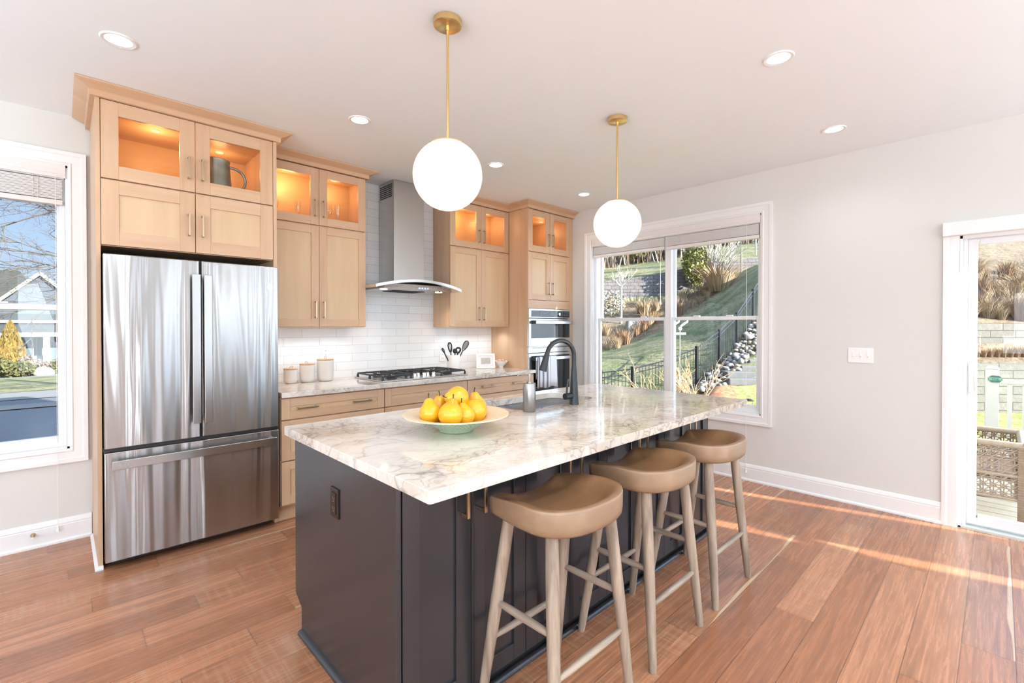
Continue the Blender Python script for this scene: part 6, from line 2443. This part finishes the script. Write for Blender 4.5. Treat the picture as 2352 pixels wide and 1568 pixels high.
def adirondack(x, y, z, mat, label):
    mb = MB()
    mb.obox((x, y, z + .42), (0.32, 0, 0), (0, 0.30, -0.05), (0, 0, 0.03))
    mb.obox((x, y + .34, z + .80), (0.30, 0, 0), (0, 0.03, 0), (0, 0.12, 0.42))
    for s in (-1, 1):
        mb.obox((x + s * .38, y, z + .58), (0.06, 0, 0), (0, 0.36, 0), (0, 0, 0.02))
        mb.obox((x + s * .38, y - .28, z + .28), (0.03, 0, 0), (0, 0.05, 0), (0, 0, 0.28))
        mb.obox((x + s * .30, y + .25, z + .24), (0.03, 0, 0), (0, 0.05, 0), (0, 0, 0.24))
    tag(mb.build('porch_chair', mat), label, 'chair')


adirondack(hx(-0.85), PY + 0.9, zb + .18, wtrim, 'white slatted chair on the porch across the street, beside the conifer')
adirondack(hx(-0.62), PY + 1.0, zb + .18, wtrim, 'white slatted chair on the porch across the street, by the front door')


# planting across the street
def conifer(x, y, h, r, label, mat, seed):
    rr_ = random.Random(seed)
    z = fz(y)
    t = thing('conifer', (x, y, z), label, 'conifer')
    mb = MB()
    for k in range(2600):
        v = rr_.random() ** 1.5
        a = rr_.uniform(0, 6.283)
        rad = r * (1 - v) ** 0.75 * rr_.uniform(0.75, 1.02) * (1 if v > 0.06 else 0.75)
        c = Vector((x + rad * math.cos(a), y + rad * math.sin(a), z + 0.1 + h * v))
        u_ = Vector((rr_.uniform(-.4, .4), rr_.uniform(-.4, .4), 1)).normalized() * 0.16
        w_ = u_.cross(Vector((rr_.uniform(-1, 1), rr_.uniform(-1, 1), 0.1))).normalized() * 0.07
        mb.quad([c - u_, c + w_, c + u_, c - w_])
    mb.build('foliage', mat, t, fix=False)
    mb = MB()
    mb.lathe((x, y, z), [(r * 0.8, 0.05), (r * 0.85, 0.1 * h), (r * 0.55, 0.5 * h), (0.02, 0.95 * h)], 16)
    mb.build('inner_crown', mat, t, smooth=True)
    MB().cyl((x, y, z - .1), (x, y, z + .3), 0.1).build('trunk', brown, t)


gold = plain('golden_arborvitae', (0.112, 0.071, 0.007), 0.8, vary=0.35, scale=6)
bushg = plain('yellow_green_bush', (0.063, 0.063, 0.015), 0.8, vary=0.4, scale=6)
bushp = plain('dry_flower_bush', (0.126, 0.097, 0.071), 0.8, vary=0.3, scale=6)
conifer(hx(-1.335) + .25, 48.0, 3.75, 1.15, 'golden cone-shaped conifer in front of the porch across the street', gold, 5)


def bush(x, y, rx, rz, mat, label, seed, n=700):
    p = Vector((x, y, fz(y)))
    mb = leafy(n, rx, rz, seed, 0.13)
    for v in mb.bm.verts: v.co += p
    tag(mb.build('bush', mat, fix=False), label, 'bush')


bush(-3.25, 46.0, 0.95, 0.75, bushg, 'yellow-green bush on the outer side of the golden conifer', 71)
bush(-2.15, 45.6, 0.90, 0.55, bushg, 'low yellow-green bush at the foot of the golden conifer', 72)
bush(-1.25, 47.5, 0.75, 0.60, bushp, 'dry pinkish bush below the white porch chairs', 73)
bush(-1.75, 47.0, 0.45, 0.75, bushp, 'pale dry bush between the golden conifer and the porch chairs', 75)
bush(-0.15, 48.5, 0.60, 0.60, bushg, 'green bush below the porch rail', 74)
mb = MB()
for k, (x, r_) in enumerate(((-0.95, .40), (-0.75, .34))):
    mb.ball((x, 46.4, fz(46.4) + r_ * .6), r_ * 1.3, r_, r_, 12, 8)
tag(mb.build('boulder', stone_mats[0], smooth=True, angle=80), 'pale boulders at the edge of the bed below the porch chairs', 'rock')

# bare tree to the side of the street, branches reaching into the window


def bare_tree(x, y, h, seed, label, lean):
    r = random.Random(seed)
    z = fz(y)
    t = thing('bare_tree', (x, y, z), label, 'tree')
    mb = MB()
    bm2 = MB()

    def grow(p, d, L, rad, lev, target):
        pts = [p]
        dd = d.copy()
        n = 5
        for k in range(n):
            dd = (dd + Vector((r.uniform(-1, 1), r.uniform(-1, 1), r.uniform(-.8, .8))) * 0.22).normalized()
            pts.append(pts[-1] + dd * L / n)
        target.tube(pts, [rad * (1 - 0.12 * k) for k in range(n + 1)], 5 if lev < 3 else 7, cap=False)
        if lev > 0:
            for k in range(r.choice([3, 4]) if lev > 1 else 4):
                f = r.randint(1, n)
                nd = (dd + Vector((r.uniform(-1, 1), r.uniform(-1, 1), r.uniform(-.6, .7))) * 0.95).normalized()
                grow(pts[f], nd, L * r.uniform(0.5, 0.78), max(0.005, rad * 0.55), lev - 1, bm2)
    mb.tube([(x, y, z - .2), (x + .1, y, z + h * .35), (x, y, z + h * .62)], [0.26, 0.22, 0.15], 12)
    for k in range(9):
        a = r.uniform(-0.9, 0.9)
        d = Vector((-math.cos(a) * lean, math.sin(a) * 0.7, r.uniform(-0.08, 0.5))).normalized()
        grow(Vector((x, y, z + h * r.uniform(0.34, 0.62))), d, 3.0, 0.048, 4, bm2)
    mb.build('trunk', plain('tree_bark', (0.08, 0.066, 0.052), 0.9, vary=0.3, scale=5), t, smooth=True)
    bm2.build('branches', plain('tree_twig', (0.055, 0.045, 0.034), 0.9, vary=0.3, scale=3), t, fix=False)


bare_tree(2.6, 22.5, 11.5, 9, 'bare branching tree reaching across the sky in the window beside the refrigerator', 1.0)
